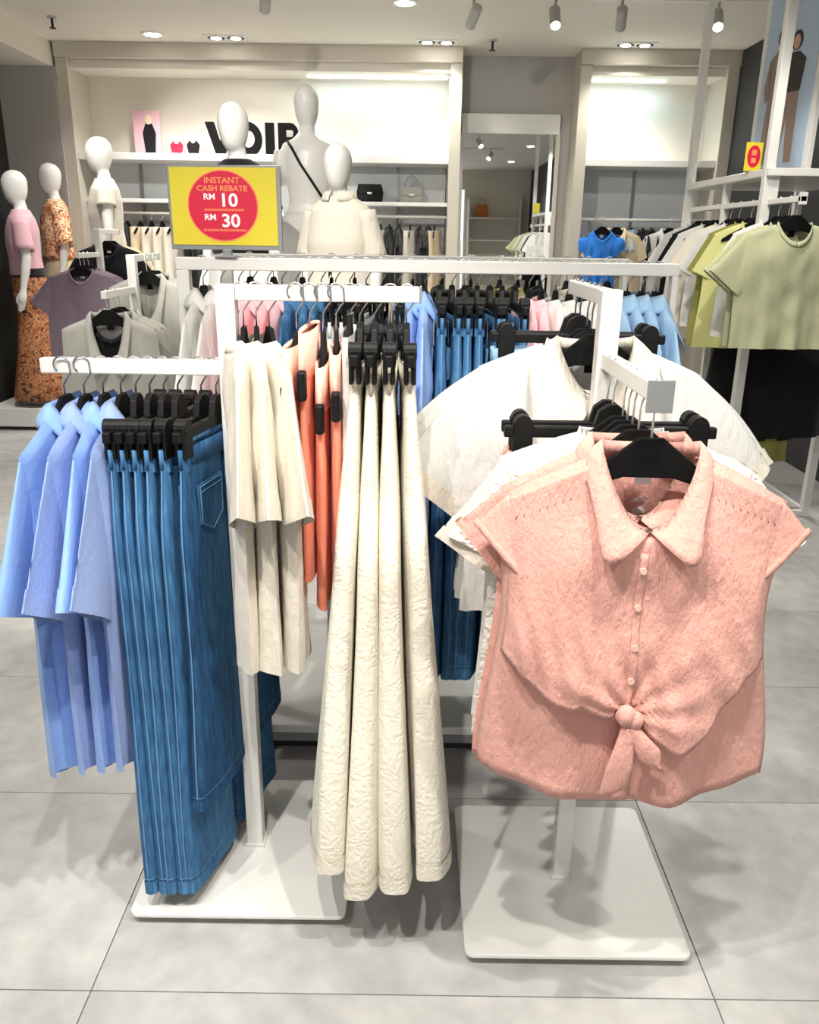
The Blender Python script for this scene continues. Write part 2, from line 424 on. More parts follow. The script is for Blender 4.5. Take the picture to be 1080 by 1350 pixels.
for i in range(m_ - 1):
    fs += [(i, i+1, m_+i+1, m_+i), (2*m_+i, 3*m_+i, 3*m_+i+1, 2*m_+i+1), (i, 2*m_+i, 2*m_+i+1, i+1), (m_+i, m_+i+1, 3*m_+i+1, 3*m_+i)]
r_.add(vs, fs).build('letter', M['letter'], sg)

# mirror pier between the bays
mp = struct(empty('window_1')); mp.name = 'trim_3'; mp.location = (0, 0, 0)
MB().box(.40, 1.40, 8.12, YB, 0, CEIL).build('pier_face', M['wall_grey'], mp)
mr = thing('wall_mirror', 'tall mirror on the grey pier between the two wall display bays', 'mirror')
MB().box(.44, 1.28, 8.085, 8.10, .05, 2.42).build('mirror_glass', M['mirror'], mr)
MB().box(.42, 1.30, 8.05, 8.12, 2.42, 2.58).build('header', M['white_panel'], mr, bevel=.004)
MB().box(.41, .44, 8.06, 8.12, 0, 2.42).build('frame_side', M['white_panel'], mr)
MB().box(1.28, 1.31, 8.06, 8.12, 0, 2.42).build('frame_side', M['wall_frame'], mr)

# bags on the low shelf
def bag(x, z, w, h, mat, label, loop=True):
    t = thing('handbag', label, 'handbag', (x, 8.0, z))
    MB().prism_y([(-w*.46, 0), (w*.46, 0), (w*.5, h*.5), (w*.44, h), (-w*.44, h), (-w*.5, h*.5)], -.06, .06).build('body', mat, t, bevel=.015)
    MB().prism_y([(-w*.45, h*1.0), (w*.45, h*1.0), (w*.40, h*.45), (-w*.40, h*.45)], -.072, -.06).build('flap', mat, t, bevel=.005)
    MB().box(-.02, .02, -.085, -.07, h*.42, h*.55).build('clasp', M['steel'], t)
    if loop:
        MB().tube([(-w*.3, 0, h*.95)] + [(-w*.3 * math.cos(R(a)), 0, h + .10 * math.sin(R(a))) for a in range(0, 181, 20)] + [(w*.3, 0, h*.95)], .008, 6).build('handle', mat, t, smooth=True)
bag(-.40, 1.825, .24, .15, M['black_plastic'], 'black flap handbag on the low wall shelf', False)
bag(-.02, 1.825, .20, .13, M['greycloth'], 'pale grey handbag with a handle on the low wall shelf')

# ------------------------------------------------------------------ ceiling lamps
def add_spot(parent, loc, target, watt, angle, radius=.03, blend=.35, col=(1, .965, .90)):
    d = bpy.data.lights.new('lamp', 'SPOT'); d.energy = watt; d.spot_size = R(angle); d.spot_blend = blend; d.shadow_soft_size = radius; d.color = col
    o = bpy.data.objects.new('lamp', d); link(o, parent)
    o.location = loc
    o.rotation_mode = 'QUATERNION'
    o.rotation_quaternion = (Vector(target) - Vector(loc)).to_track_quat('-Z', 'Y')
    return o
def track_spot(x, y, target, watt, label, angle=58, drop=.13, radius=.03):
    t = thing('track_spotlight', label, 'spotlight', (x, y, CEIL), 0, 'spotlights on the ceiling tracks')
    d = (Vector(target) - Vector((x, y, CEIL - drop))).normalized()
    MB().tube([(0, 0, -.025), (0, 0, -drop + .03)], .010, 8).build('stem', M['grey_metal'], t, smooth=True)
    c = Vector((0, 0, -drop))
    MB().tube([c - d * .075, c - d * .07, c + d * .075], [.03, .036, .036], 16).build('lamp_body', M['grey_metal'], t, smooth=False)
    MB().tube([c + d * .0751, c + d * .078], .030, 16).build('lens', M['lamp_glow'], t)
    add_spot(t, c + d * .10, Vector(target) - Vector((x, y, CEIL)), watt, angle, radius)
def track(x0, x1, y, label):
    o = MB().box(x0, x1, y - .018, y + .018, CEIL - .028, CEIL).build('lighting_track', M['white_panel']); tag(o, label, 'lighting track')
def downlight(x, y, label, watt=DOWN_W, twin=False):
    t = thing('downlight', label, 'downlight', (x, y, CEIL), 0, 'recessed ceiling downlights')
    if twin:
        b = MB(); b.box(-.17, .17, -.09, .09, -.006, 0); b.build('trim_plate', M['white_panel'], t, bevel=.002)
        for s in (-.08, .08):
            MB().rings([(s, 0, -.008, .070, .070), (s, 0, -.006, .070, .070)], 20).build('black_ring', M['black_metal'], t)
            MB().rings([(s, 0, -.012, .042, .042), (s, 0, -.008, .042, .042)], 18).build('lens', M['lamp_glow'], t)
    else:
        MB().rings([(0, 0, -.010, .085, .085), (0, 0, 0, .095, .095)], 24).build('trim_ring', M['white_panel'], t)
        MB().rings([(0, 0, -.013, .062, .062), (0, 0, -.010, .062, .062)], 20).build('lens', M['lamp_glow'], t)
    add_spot(t, (0, 0, -.03), (0, 0, -3), watt, 125, .06, .6)
track(.0, XR, 6.2, 'white lighting track across the ceiling in front of the mirror')
for k, (x, tg) in enumerate([(.38, (-.3, 8, 1.5)), (.92, (.9, 4.5, .8)), (1.36, (1.7, 8, 1.6)), (2.0, (1.7, 4.6, 1.2)), (2.45, (1.9, 4.2, 1.2))]):
    track_spot(x, 6.2, tg, TRACK_W * (.25 if tg[1] == 8 else 1), ['first', 'second', 'third', 'fourth', 'fifth'][k] + ' grey spotlight from the left on the track before the mirror')
track(-1.6, -.6, 5.9, 'short white lighting track left of the bright downlight')
track_spot(-.95, 5.9, (-1.5, 8, 1.8), TRACK_W, 'grey spotlight on the short track, left of the bright downlight')
downlight(-.08, 6.42, 'bright glaring downlight at the top centre of the ceiling')
downlight(-2.12, 7.45, 'round downlight above the left wall display')
downlight(-2.5, 6.0, 'round downlight near the left ceiling step')
downlight(-1.7, 5.9, 'round downlight at the top edge, above the yellow sign')
downlight(-1.55, 7.55, 'twin black downlight left of centre above the letters', 60, True)
downlight(.17, 7.6, 'twin black downlight above the left edge of the mirror', 60, True)
downlight(1.80, 7.6, 'twin black downlight above the right wall display', 60, True)
for k, (x, y) in enumerate([(-2.4, 3.2), (-.6, 3.6), (1.2, 3.4), (-2.4, .4), (2.0, .8), (0, -1.6), (-2.0, -2.4), (2.0, -2.2)]):
    downlight(x, y, ['round downlight over the grey vests', 'round downlight over the mannequin platform', 'round downlight over the aisle right of the platform',
                     'round downlight over the aisle left of the camera', 'round downlight over the aisle right of the camera', 'round downlight behind the camera',
                     'round downlight at the shop front, left side', 'round downlight at the shop front, right side'][k], DOWN_W * (1, 1, 1, .55, .55, .7, 1.2, 1.6)[k])
track(-1.6, 1.6, .35, 'white lighting track above the front clothes stands')
track_spot(-.75, .35, (.35, 1.6, .9), KEY_W, 'key spotlight on the front track aimed at the pink shirts', 62, radius=.022)
track_spot(.42, .75, (.40, 1.45, .9), KEY_W * .95, 'steep spotlight above the pink shirts', 62, radius=.022)
track_spot(-.25, .35, (-.45, 1.75, .7), KEY_W, 'key spotlight on the front track aimed at the jeans', 62, radius=.022)
track_spot(1.35, .35, (.0, 2.2, .9), KEY_W * .6, 'spotlight on the front track aimed at the long rack', 62, radius=.022)
track_spot(-1.45, .35, (-1.3, 2.6, .5), KEY_W * .6, 'spotlight on the front track aimed at the left aisle', 70, radius=.022)
track(-1.6, 1.6, 2.4, 'white lighting track above the mannequin platform')
track_spot(-1.1, 2.4, (-.6, 4.9, 1.8), TRACK_W * 2.2, 'spotlight aimed at the mannequins on the platform')
track_spot(-1.5, 2.4, (-1.4, 3.8, 1.0), TRACK_W, 'spotlight aimed at the grey vests')
track_spot(1.0, 2.4, (1.7, 4.0, 1.2), TRACK_W, 'spotlight aimed at the sage green tops')
for (x, y, lb) in [(-2.72, 6.95, 'small ceiling sprinkler above the leftmost display'), (.62, 7.5, 'small ceiling sprinkler above the mirror')]:
    t = thing('sprinkler', lb, 'sprinkler', (x, y, CEIL))
    MB().rings([(0, 0, -.012, .032, .032), (0, 0, 0, .036, .036)], 16).build('escutcheon', M['grey_metal'], t)
    MB().tube([(0, 0, -.01), (0, 0, -.075)], .010, 8).build('stem', M['black_metal'], t)
    MB().rings([(0, 0, -.080, .024, .024), (0, 0, -.075, .024, .024)], 12).build('deflector', M['black_metal'], t)

# ================================================================== HANGERS
HCACHE = {}
def hl(lb, clip=False): return ('clip hanger of the ' if clip else 'hanger of the ') + lb
def hook_path(drop):
    p = []
    for a in range(-50, 181, 21):
        p.append((.017 * math.cos(R(a)), 0, -.012 + .017 * math.sin(R(a))))
    p += [(-.017, 0, -.03), (-.006, 0, -.045), (0, 0, -.055), (0, 0, -drop)]
    return p
def hanger(kind, loc, rz, label, drop=.07, wire='steel', group=None):
    key = (kind, drop, wire)
    if key in HCACHE:
        t = copy_tree(HCACHE[key])
    else:
        t = empty('clothes_hanger')
        # the hook bends over the bar: built in the plane across the garment's front
        MB().tube([(0, x, z) for (x, _, z) in hook_path(drop + (.012 if kind == 'flat' else 0))], .0020, 6).build('hook', M[wire], t, smooth=True)
        if kind == 'flat':
            z = -drop - .014
            half = [(.020, z + .016), (.042, z - .002), (.085, z - .036), (.14, z - .066), (.170, z - .086)]
            up = [(-x, zz) for x, zz in reversed(half)] + half
            lo = [(.172, z - .100), (.14, z - .094), (.09, z - .066), (.04, z - .050), (-.04, z - .050), (-.09, z - .066), (-.14, z - .094), (-.172, z - .100)]
            MB().prism_y(list(reversed(up + lo)), -.005, .005).build('body', M['black_velvet'], t, bevel=.002)
        elif kind == 'clip':
            z = -drop
            MB().prism_y([(-.035, z - .035), (.035, z - .035), (.025, z), (.008, z + .012), (-.008, z + .012), (-.025, z)], -.007, .007).build('neck', M['black_plastic'], t, bevel=.002)
            MB().box(-.20, .20, -.008, .008, z - .052, z - .030).build('bar', M['black_plastic'], t, bevel=.003)
            for s in (-1, 1):
                c = MB()
                c.box(s * .165 - .019, s * .165 + .019, -.0115, -.003, z - .088, z - .022)
                c.box(s * .165 - .019, s * .165 + .019, .003, .0115, z - .088, z - .022)
                c.box(s * .165 - .015, s * .165 + .015, -.010, .010, z - .034, z - .020)
                cl = c.build('clip', M['black_plastic'], t, bevel=.003)
                k = MB(); k.tube([(s * .165, -.0125, z - .026), (s * .165, .0125, z - .026)], .017, 14); k.build('spring_knob', M['black_plastic'], cl, smooth=False)
        HCACHE[key] = t
    t.location = loc; t.rotation_euler = (0, 0, rz)
    tag(t, label, 'hanger', group)
    return t

# ================================================================== GARMENTS
def neck_loop(P):
    nw, nd, nb, nt, z0 = P['nw'], P['nd'], P['nb'], P['nt'], P['z0']
    def f(phi):
        c = math.cos(phi)
        z = z0 - nb * c if c > 0 else z0 - nd * (-c) ** 1.3
        return Vector((nw * math.sin(phi), nt * c + (0 if c > 0 else -.012 * (-c)), z))
    return f
DEF = dict(hs=.215, hc=.235, hh=.25, L=.62, nw=.075, nd=.085, nb=.012, nt=.035, ds=.05, T=.05, tail=0.0, fold=.010, kf=3.2, z0=-.085,
           sl=.20, sa=62, s0=.075, s1=.085, collar='shirt', placket=True, buttons=4, cuff=True, mat='white', cmat=None, nu=28, nv=26, seed=1,
           lean=0.0, solid=0.0, tagcard=False, sleeve=True, bmat='white_button', cropfold=0.0, inner=None)
def torso_fn(P):
    rd = random.Random(P['seed']); ph = [rd.uniform(0, 6.28) for _ in range(6)]
    hs, nw = P['hs'], P['nw']
    prof = [(0, hs), (.10, hs + .004), (.34, P['hc']), (1, P['hh'])]
    def f(side, u, v):
        a = abs(u) * hs
        dep = P['nd'] if side < 0 else P['nb']
        if a < nw: zt = P['z0'] - dep * math.sqrt(max(0, 1 - (a / nw) ** 2)) ** 1.2
        else: zt = P['z0'] - P['ds'] * ((a - nw) / (hs - nw)) ** 1.15
        zh = P['z0'] - P['L'] + P['tail'] * u * u - (.012 if side > 0 and P['tail'] else 0)
        z = lerp(zt, zh, v)
        x = u * curve(prof, v)
        th = P['T'] * (sstep(0, .30, v) * .8 + .2 * v)
        y = side * (th * math.sqrt(max(0, 1 - u * u)) ** .8 + .011 * sstep(0, .020, v) * (1 - sstep(.2, .6, v)) * (1 - u ** 10))
        if a < nw:
            y += side * P['nt'] * math.sqrt(max(0, 1 - (a / nw) ** 2)) * (1 - sstep(0, .35, v))
        A = P['fold'] * (v ** 1.2)
        y += A * (math.sin(P['kf'] * PI * u + ph[0] + .6 * v) + .55 * math.sin(P['kf'] * 2.1 * PI * u + ph[1] - v))
        y += side * A * .5 * math.sin(P['kf'] * 1.4 * PI * u + ph[2]) * (1 - u * u)
        x += A * .5 * math.sin(5 * v + ph[3])
        y += P['lean'] * v
        y += .0025 * math.sin(9 * u + 17 * v + ph[4]) * (1 - u * u) + .002 * math.sin(23 * v - 6 * u + ph[5]) * (1 - u * u)
        return (x, y, z)
    return f
def make_shirt(name, **kw):
    P = dict(DEF); P.update(kw)
    t = empty(name); mat = M[P['mat']]; cm = M[P['cmat']] if P['cmat'] else mat
    f = torso_fn(P); nu, nv = P['nu'], P['nv']
    b = MB()
    b.grid(lambda i, j: f(-1, 2 * i - 1, j ** 1.45), nu, nv)
    b.grid(lambda i, j: f(1, 2 * i - 1, j ** 1.45), nu, nv)
    b.build('body', mat, t, smooth=True, solid=P['solid'])
    rd = random.Random(P['seed'] + 5)
    if P['sleeve']:
        for s in (-1, 1):
            sa = R(P['sa'] + rd.uniform(-4, 4)); tip = Vector((P['hs'] - .006, 0, P['z0'] - P['ds'] + .001))
            pr = Vector((math.sin(sa), 0, math.cos(sa))); dr = Vector((math.cos(sa), 0, -math.sin(sa)))
            st = tip - pr * P['s0']
            ph = rd.uniform(0, 6)
            def sf(i, j, k=1.0, s=s, st=st, dr=dr, pr=pr, ph=ph):
                a = 2 * PI * i; hgt = lerp(P['s0'], P['s1'], j) * k; dp = lerp(P['T'] * .35, P['T'] * .62, j) * k
                puff = 1 + P.get('puff', 0) * math.sin(PI * min(1, j * 1.05))
                c = st + dr * (P['sl'] * j)
                p = c + pr * (hgt * math.cos(a) * (1 if math.cos(a) < 0 else puff)) + Vector((0, dp * puff * math.sin(a), 0))
                p.y += .006 * j * math.sin(3 * a + ph) + P['lean'] * .35 * j
                return (s * p.x, p.y, p.z)
            so = MB().grid(sf, 20, 9, close_u=True).build('sleeve', mat, t, smooth=True, solid=P['solid'])
            if P['cuff']:
                MB().grid(lambda i, j: sf(i, .86 + .15 * j, 1.045), 20, 2, close_u=True).build('cuff', cm, so, smooth=True, solid=P['solid'])
    nl = neck_loop(P)
    if P['collar'] == 'shirt' or P['collar'] == 'big':
        big = P['collar'] == 'big'
        def cf(i, j):
            phi = -PI + (2 * PI) * i + (-.06 if i < .02 else .06 if i > .98 else 0)
            p = nl(phi); out = Vector((math.sin(phi), math.cos(phi), 0)); fr = max(0, -math.cos(phi))
            edge = fr ** 4
            up = .026 * (1 - .75 * edge)
            top = p + Vector((0, 0, up)) - out * .004
            if j < .34: return tuple(p.lerp(top, j / .33))
            q = (j - .33) / .67
            sx = -1 if i < .5 else 1; s_ = fr ** 3.5 if not big else fr ** 1.6
            if big: o3 = Vector((out.x * .06 * (1 - s_) + sx * .105 * s_, out.y * .05 - .022 * s_, -.060 - .065 * s_))
            else: o3 = Vector((out.x * .026 * (1 - s_) + sx * .062 * s_, out.y * .020 - .020 * s_, -.046 * (1 - s_) - .048 * s_))
            e = top + o3 * q + out * (.007 * math.sin(PI * q))
            return tuple(e)
        MB().grid(cf, 48, 6).build('collar', cm, t, smooth=True, solid=.0016)
    elif P['collar'] == 'rib':
        def rf(i, j):
            p = nl(-PI + 2 * PI * i); phi = -PI + 2 * PI * i
            out = Vector((math.sin(phi), math.cos(phi), 0))
            return tuple(p + Vector((0, 0, .010)) * (1 - 2 * j) + out * (.006 * j))
        MB().grid(rf, 40, 2).build('neck_band', cm, t, smooth=True, solid=.002)
    v0 = .10
    if P['placket']:
        def pf(i, j):
            p = Vector(f(-1, (-.06 + .12 * i), v0 * 0 + j)); p.y -= .0035; return tuple(p)
        MB().grid(pf, 3, nv).build('placket', cm, t, smooth=True, solid=.0012)
        for k in range(P['buttons']):
            p = Vector(f(-1, 0, .14 + .80 * (k + .5) / P['buttons'])); p.y -= .005
            MB().tube([(p.x, p.y, p.z), (p.x, p.y - .003, p.z)], .0055, 12).build('button', M[P['bmat']], t)
    # neck label inside the back
    MB().box(-.014, .014, P['nt'] - .016, P['nt'] - .0145, P['z0'] - .055, P['z0'] - .026).build('care_label', M['tag_white'] if not P['tagcard'] else M['black'], t)
    return t

def make_trousers(name, wt=.19, L=1.0, rise=.27, thigh=.105, hem=.12, T=.028, mat='denim', seed=1, z0=-.13, lean=0.0, fold=.008, jeans=True, n=18, rows=26, flare=0.0, tilt=0.0, under=.0, spread=1.15):
    t = empty(name); m = M[mat]; rd = random.Random(seed)
    fns = {}
    for s in (-1, 1):
        ph = [rd.uniform(0, 6) for _ in range(4)]
        def lf(i, j, k=1.0, s=s, ph=ph):
            a = 2 * PI * i; z = z0 - L * j
            kr = rise / L
            hw = curve([(0, wt / 2), (kr * .7, wt / 2 * 1.12 + .004), (kr * 1.3, thigh), (1, hem + flare)], j)
            cx = curve([(0, wt / 2), (kr * .8, wt / 2 * 1.1), (kr * 1.4, thigh * 1.0 + .004), (1, hem + flare * .6 + .01)], j)
            dp = T * curve([(0, .45), (.06, .6), (kr, 1.05), (1, spread)], j)
            c, sn = math.cos(a), math.sin(a)
            x = s * (cx + hw * k * math.copysign(abs(c) ** .55, c)); y = dp * k * math.copysign(abs(sn) ** .42, sn)
            y += fold * j * (math.sin(2.5 * c + ph[0] + 2 * j) + .5 * math.sin(5 * c + ph[1])) + lean * j + tilt * j * c * s
            x += fold * .6 * j * math.sin(6 * j + ph[2])
            return (x, y, z - under * j * c * s * .0)
        fns[s] = lf
        MB().grid(lf, n, rows, close_u=True).build('leg', m, t, smooth=True)
        lg = t.children[-1]
        MB().grid(lambda i, j: lf(i, .965 + .035 * j, 1.03), n, 1, close_u=True).build('hem', m, lg, smooth=True)
        if jeans:
            # raised side seam and its stitching down the outer edge
            def seam(i, j, w=.006, o=.0015):
                p = Vector(lf((0.0 if s > 0 else 0.0), j)); return (p.x + s * o, p.y + (i - .5) * w * 2, p.z)
            MB().grid(lambda i, j: seam(i, j, .0016, .0022), 1, rows).build('stitching', M['stitch'], lg)
            MB().grid(lambda i, j: lf(i, .955 + .0025 * j, 1.045), n, 1, close_u=True).build('stitching', M['stitch'], lg, smooth=True)
    # waistband
    def wb(i, j):
        a = 2 * PI * i
        return ((wt + .006) * math.cos(a), (T * .55 + .003) * math.sin(a), z0 + .006 - .040 * j)
    MB().grid(wb, 36, 2, close_u=True).build('waistband', m, t, smooth=True, solid=.003)
    if jeans:
        MB().box(-wt * .5 - .018, -wt * .5 + .018, T * .55 + .006, T * .55 + .0072, z0 - .075, z0 - .010).build('hang_tag', M['tag_white'], t)
        for k, a in enumerate((30, 90, 150, 210, 270, 330)):
            x, y = (wt + .010) * math.cos(R(a)), (T * .55 + .008) * math.sin(R(a))
            MB().box(x - .006, x + .006, y - .003, y + .003, z0 - .042, z0 + .008).build('belt_loop', m, t)
        for sd in (-1, 1):
            for s in (-1, 1):
                px, pz = s * wt * .52, z0 - .075
                yy = sd * (T * .95 + .004)
                pk = MB().prism_y([(px - .058, pz), (px + .058, pz), (px + .054, pz - .085), (px, pz - .115), (px - .054, pz - .085)], yy - .002, yy + .002).build('pocket', m, t)
                fr = yy + sd * .003
                st = MB()
                pts = [(px - .053, pz - .004), (px + .053, pz - .004), (px + .050, pz - .082), (px, pz - .109), (px - .050, pz - .082), (px - .053, pz - .004)]
                for (a_, b_) in zip(pts[:-1], pts[1:]):
                    st.tube([(a_[0], fr, a_[1]), (b_[0], fr, b_[1])], .0012, 4)
                st.tube([(px - .053, fr, pz - .016), (px + .053, fr, pz - .016)], .0012, 4)
                st.build('stitching', M['stitch'], pk)
    return t

def make_drape(name, w0=.12, w1=.15, L=.55, T0=.018, T1=.03, mat='salmon', z0=-.13, seed=1, fold=.010, kf=3, lean=0.0, n=30, rows=24, yoke=None, scallop=0.0, part='body', tilt=0.0, prof=None):
    t = empty(name); m = M[mat]; rd = random.Random(seed); ph = [rd.uniform(0, 6) for _ in range(5)]
    def f(i, j, k=1.0):
        j = max(0.0, j); a = 2 * PI * i; c, sn = math.cos(a), math.sin(a)
        w = curve(prof, j) if prof else lerp(w0, w1, j ** .8); d = lerp(T0, T1, sstep(0, .5, j))
        x = w * k * math.copysign(abs(c) ** .85, c)
        y = d * k * math.copysign(abs(sn) ** .7, sn) + fold * j * (math.sin(kf * c * 2 + ph[0] + j) + .5 * math.sin(kf * 4.3 * c + ph[1])) + lean * j + tilt * c * j
        x += fold * .6 * j * math.sin(5 * j + ph[2])
        z = z0 - L * j + scallop * j * abs(math.sin(kf * 3 * c + ph[3]))
        return (x, y, z)
    MB().grid(f, n, rows, close_u=True).build(part, m, t, smooth=True)
    if yoke:
        MB().grid(lambda i, j: f(i, .06 * j - .005, 1.04), n, 2, close_u=True).build('waistband', M[yoke], t, smooth=True, solid=.002)
    MB().grid(lambda i, j: f(i, .965 + .035 * j, 1.025), n, 1, close_u=True).build('hem', m, t, smooth=True)
    return t

GC = {}
def place(key, builder, loc, rz, label, cat, group, sc=(1, 1, 1)):
    if key in GC: t = copy_tree(GC[key])
    else: t = builder(); GC[key] = t
    t.location = loc; t.rotation_euler = (0, 0, rz); t.scale = sc
    tag(t, label, cat, group)
    return t
ORD = ['first', 'second', 'third', 'fourth', 'fifth', 'sixth', 'seventh', 'eighth', 'ninth', 'tenth', 'eleventh', 'twelfth', 'thirteenth', 'fourteenth', 'fifteenth', 'sixteenth']

# ================================================================== FREESTANDING CLOTHES STANDS
def stand(name, loc, rz, label, hi=1.425, lo=1.270, endplate=True, reach=.40):
    """local +x: low arm, local -x: high arm"""
    t = thing(name, label, 'clothes stand', loc, rz, 'white two-way clothes stands')
    b = MB().prism_z(rounded_rect(.50, .50, .02), .022, .032); b.build('base_plate', M['base_plate'], t, bevel=.002)
    for sx in (-1, 1):
        for sy in (-1, 1):
            MB().rings([(sx * .19, sy * .19, 0, .016, .016), (sx * .19, sy * .19, .022, .018, .018)], 12).build('foot', M['black_plastic'], t)
    MB().box(-.020, .020, -.020, .020, .032, hi).build('post', M['white_metal'], t, bevel=.003)
    MB().box(-.026, .026, -.026, .026, .032, .040).build('post_collar', M['white_metal'], t, bevel=.002)
    MB().box(-reach, -.020, -.012, .012, hi - .032, hi).build('high_arm', M['white_metal'], t, bevel=.003)
    MB().box(.020, reach, -.012, .012, lo - .032, lo).build('low_arm', M['white_metal'], t, bevel=.003)
    if endplate:
        MB().box(reach, reach + .004, -.021, .021, lo - .045, lo + .006).build('end_plate', M['holder'], t, bevel=.001)
    MB().box(-reach - .004, -reach, -.013, .013, hi - .033, hi + .001).build('end_cap', M['holder'], t, bevel=.001)
    return t
LS = (-.385, 1.745); LS_HI, LS_LO = 1.425, 1.270
RS = (.385, 1.645); RS_HI, RS_LO = 1.430, 1.312
stand('clothes_stand', (LS[0], LS[1], 0), R(180), 'white two-way clothes stand holding the jeans and ivory trousers', LS_HI, LS_LO, False)
stand('clothes_stand', (RS[0], RS[1], 0), R(-90), 'white two-way clothes stand holding the pink tie-front shirts', RS_HI, RS_LO, True, .385)

# ---- left stand, low arm: sky blue shirts and jeans
for k, (x, dy, rz) in enumerate([(-.735, -.02, 88), (-.695, -.015, 91), (-.660, .0, 93), (-.622, .0, 92)]):
    lb = ['leftmost', 'second', 'third', 'fourth'][k]
    place(('skyshirt', k % 2), lambda: make_shirt('shirt', mat='sky' if k % 2 == 0 else 'sky2', L=.79, hs=.225, hc=.24, hh=.25, T=.020, sl=.30, sa=60, s0=.095, s1=.125, tail=.05, seed=10 + k, z0=-.105, fold=.012, collar='shirt', buttons=5, nu=30, nv=30),
          (x, LS[1] + dy, LS_LO), R(rz), lb + ' sky blue short-sleeved shirt on the left stand', 'shirt', 'sky blue shirts on the left stand')
    hanger('flat', (x, LS[1] + dy, LS_LO), R(rz), 'black hanger holding the ' + lb + ' sky blue shirt on the left stand', .077, group='hangers on the left stand')
for k, (x, rz, ln) in enumerate([(-.590, 90, .0), (-.560, 88, .01), (-.530, 86, .02), (-.500, 84, .03), (-.450, 77, .03), (-.418, 79, .02)]):
    if k < 4: lb = ORD[k] + ' mid-blue pair of jeans from the left on the left stand'
    elif k == 4: lb = 'pair of blue jeans with a stitched pocket facing out, right of the jeans row'
    else: lb = 'darker pair of blue jeans beside the left stand post'
    place(('jeans', 'dark' if k == 5 else 'mid', k % 2), lambda: make_trousers('jeans', wt=.185, L=1.03 if k < 5 else .80, mat='denim' if k < 5 else 'denim_dark', seed=30 + k, hem=.115, thigh=.105, T=.0135, z0=-.158, lean=-.012, fold=.004, spread=1.35),
          (x, LS[1], LS_LO), R(rz), lb, 'jeans', 'jeans on the left stand')
    hanger('clip', (x, LS[1], LS_LO), R(rz), 'black clip hanger of the ' + (ORD[k] + ' pair of jeans from the left on the left stand'), .085, group='hangers on the left stand')
# ---- left stand, high arm: cream tops, salmon pieces, ivory trousers
for k, (x, rz) in enumerate([(-.352, 97), (-.325, 102), (-.298, 109)]):
    lb = ['leftmost', 'middle', 'rightmost'][k]
    place(('creamtop', k), lambda: make_shirt('wide_sleeve_shirt', mat='cream', L=.66, hs=.22, hc=.235, hh=.24, T=.032, sl=.26, sa=66, s0=.085, s1=.115, seed=40 + k, z0=-.115, fold=.010, collar='rib', placket=False, buttons=0, nu=30, nv=28),
          (x, LS[1], LS_HI), R(rz), lb + ' of the three cream wide-sleeved tops beside the stand post', 'top', 'cream tops on the left stand')
    hanger('flat', (x, LS[1], LS_HI), R(rz), 'black hanger holding the ' + lb + ' cream wide-sleeved top', .087, group='hangers on the left stand')
for k, (x, dz, L) in enumerate([(-.240, .0, .50), (-.212, .03, .52), (-.184, -.035, .50), (-.157, -.01, .46)]):
    lb = ORD[k] + ' salmon folded knit from the left, between cream tops and ivory trousers'
    def mk():
        t = make_drape('salmon_knit', w0=.135, w1=.155, L=.50, T0=.012, T1=.015, mat='salmon', z0=-.120, seed=50 + k, fold=.004, kf=2)
        # paler folded-over top edge with the black clip that pins it at the near side
        MB().rings([(0, 0, -.118, .130, .008), (0, 0, -.112, .139, .0145), (0, 0, -.17, .143, .0155), (0, 0, -.20, .144, .016)], 28, cap=False).build('folded_top', M['salmon_light'], t, smooth=True, solid=.002)
        c = MB(); c.box(-.158, -.132, -.009, .009, -.240, -.180); c.build('clip', M['black_plastic'], t, bevel=.006)
        return t
    place(('salmon', k % 2), mk, (x, LS[1] - .015, LS_HI + dz), R(88 + 2 * k), lb, 'knitwear', 'salmon knits on the left stand')
    hanger('flat', (x, LS[1] - .015, LS_HI), R(88 + 2 * k), 'black hanger holding the ' + ORD[k] + ' salmon knit from the left', .095, group='hangers on the left stand').scale = (.60, 1, 1)
place('whitecami', lambda: make_drape('white_camisole', w0=.13, w1=.17, L=.55, T0=.012, T1=.02, mat='white', z0=-.09, seed=61, fold=.006), (-.130, LS[1], LS_HI), R(90),
      'thin white camisole between the salmon knits and the ivory trousers', 'camisole', None)
hanger('flat', (-.130, LS[1], LS_HI), R(90), 'black hanger holding the thin white camisole', .06, group='hangers on the left stand').scale = (.6, 1, 1)
for k, (x, rz, ln, sc) in enumerate([(-.108, 90, .055, .95), (-.078, 90, .02, 1.0), (-.046, 91, -.015, .985), (-.012, 93, -.05, .96)]):
    lb = ORD[k] + ' pair of ivory embossed wide trousers from the left on the high arm'
    place(('ivory', k), lambda: make_trousers('ivory_trousers', wt=.165, L=1.095, rise=.30, thigh=.115, hem=.14, T=.022, mat='ivory_emboss', seed=70 + k, z0=-.16, lean=ln, fold=.010, jeans=False, n=30, rows=36, flare=.03, spread=1.75),
          (x, LS[1], LS_HI), R(rz), lb, 'trousers', 'ivory trousers on the left stand', (1, 1, sc))
    hanger('clip', (x, LS[1], LS_HI), R(rz), 'black clip hanger of the ' + ORD[k] + ' ivory trousers from the left', .085, group='hangers on the left stand')

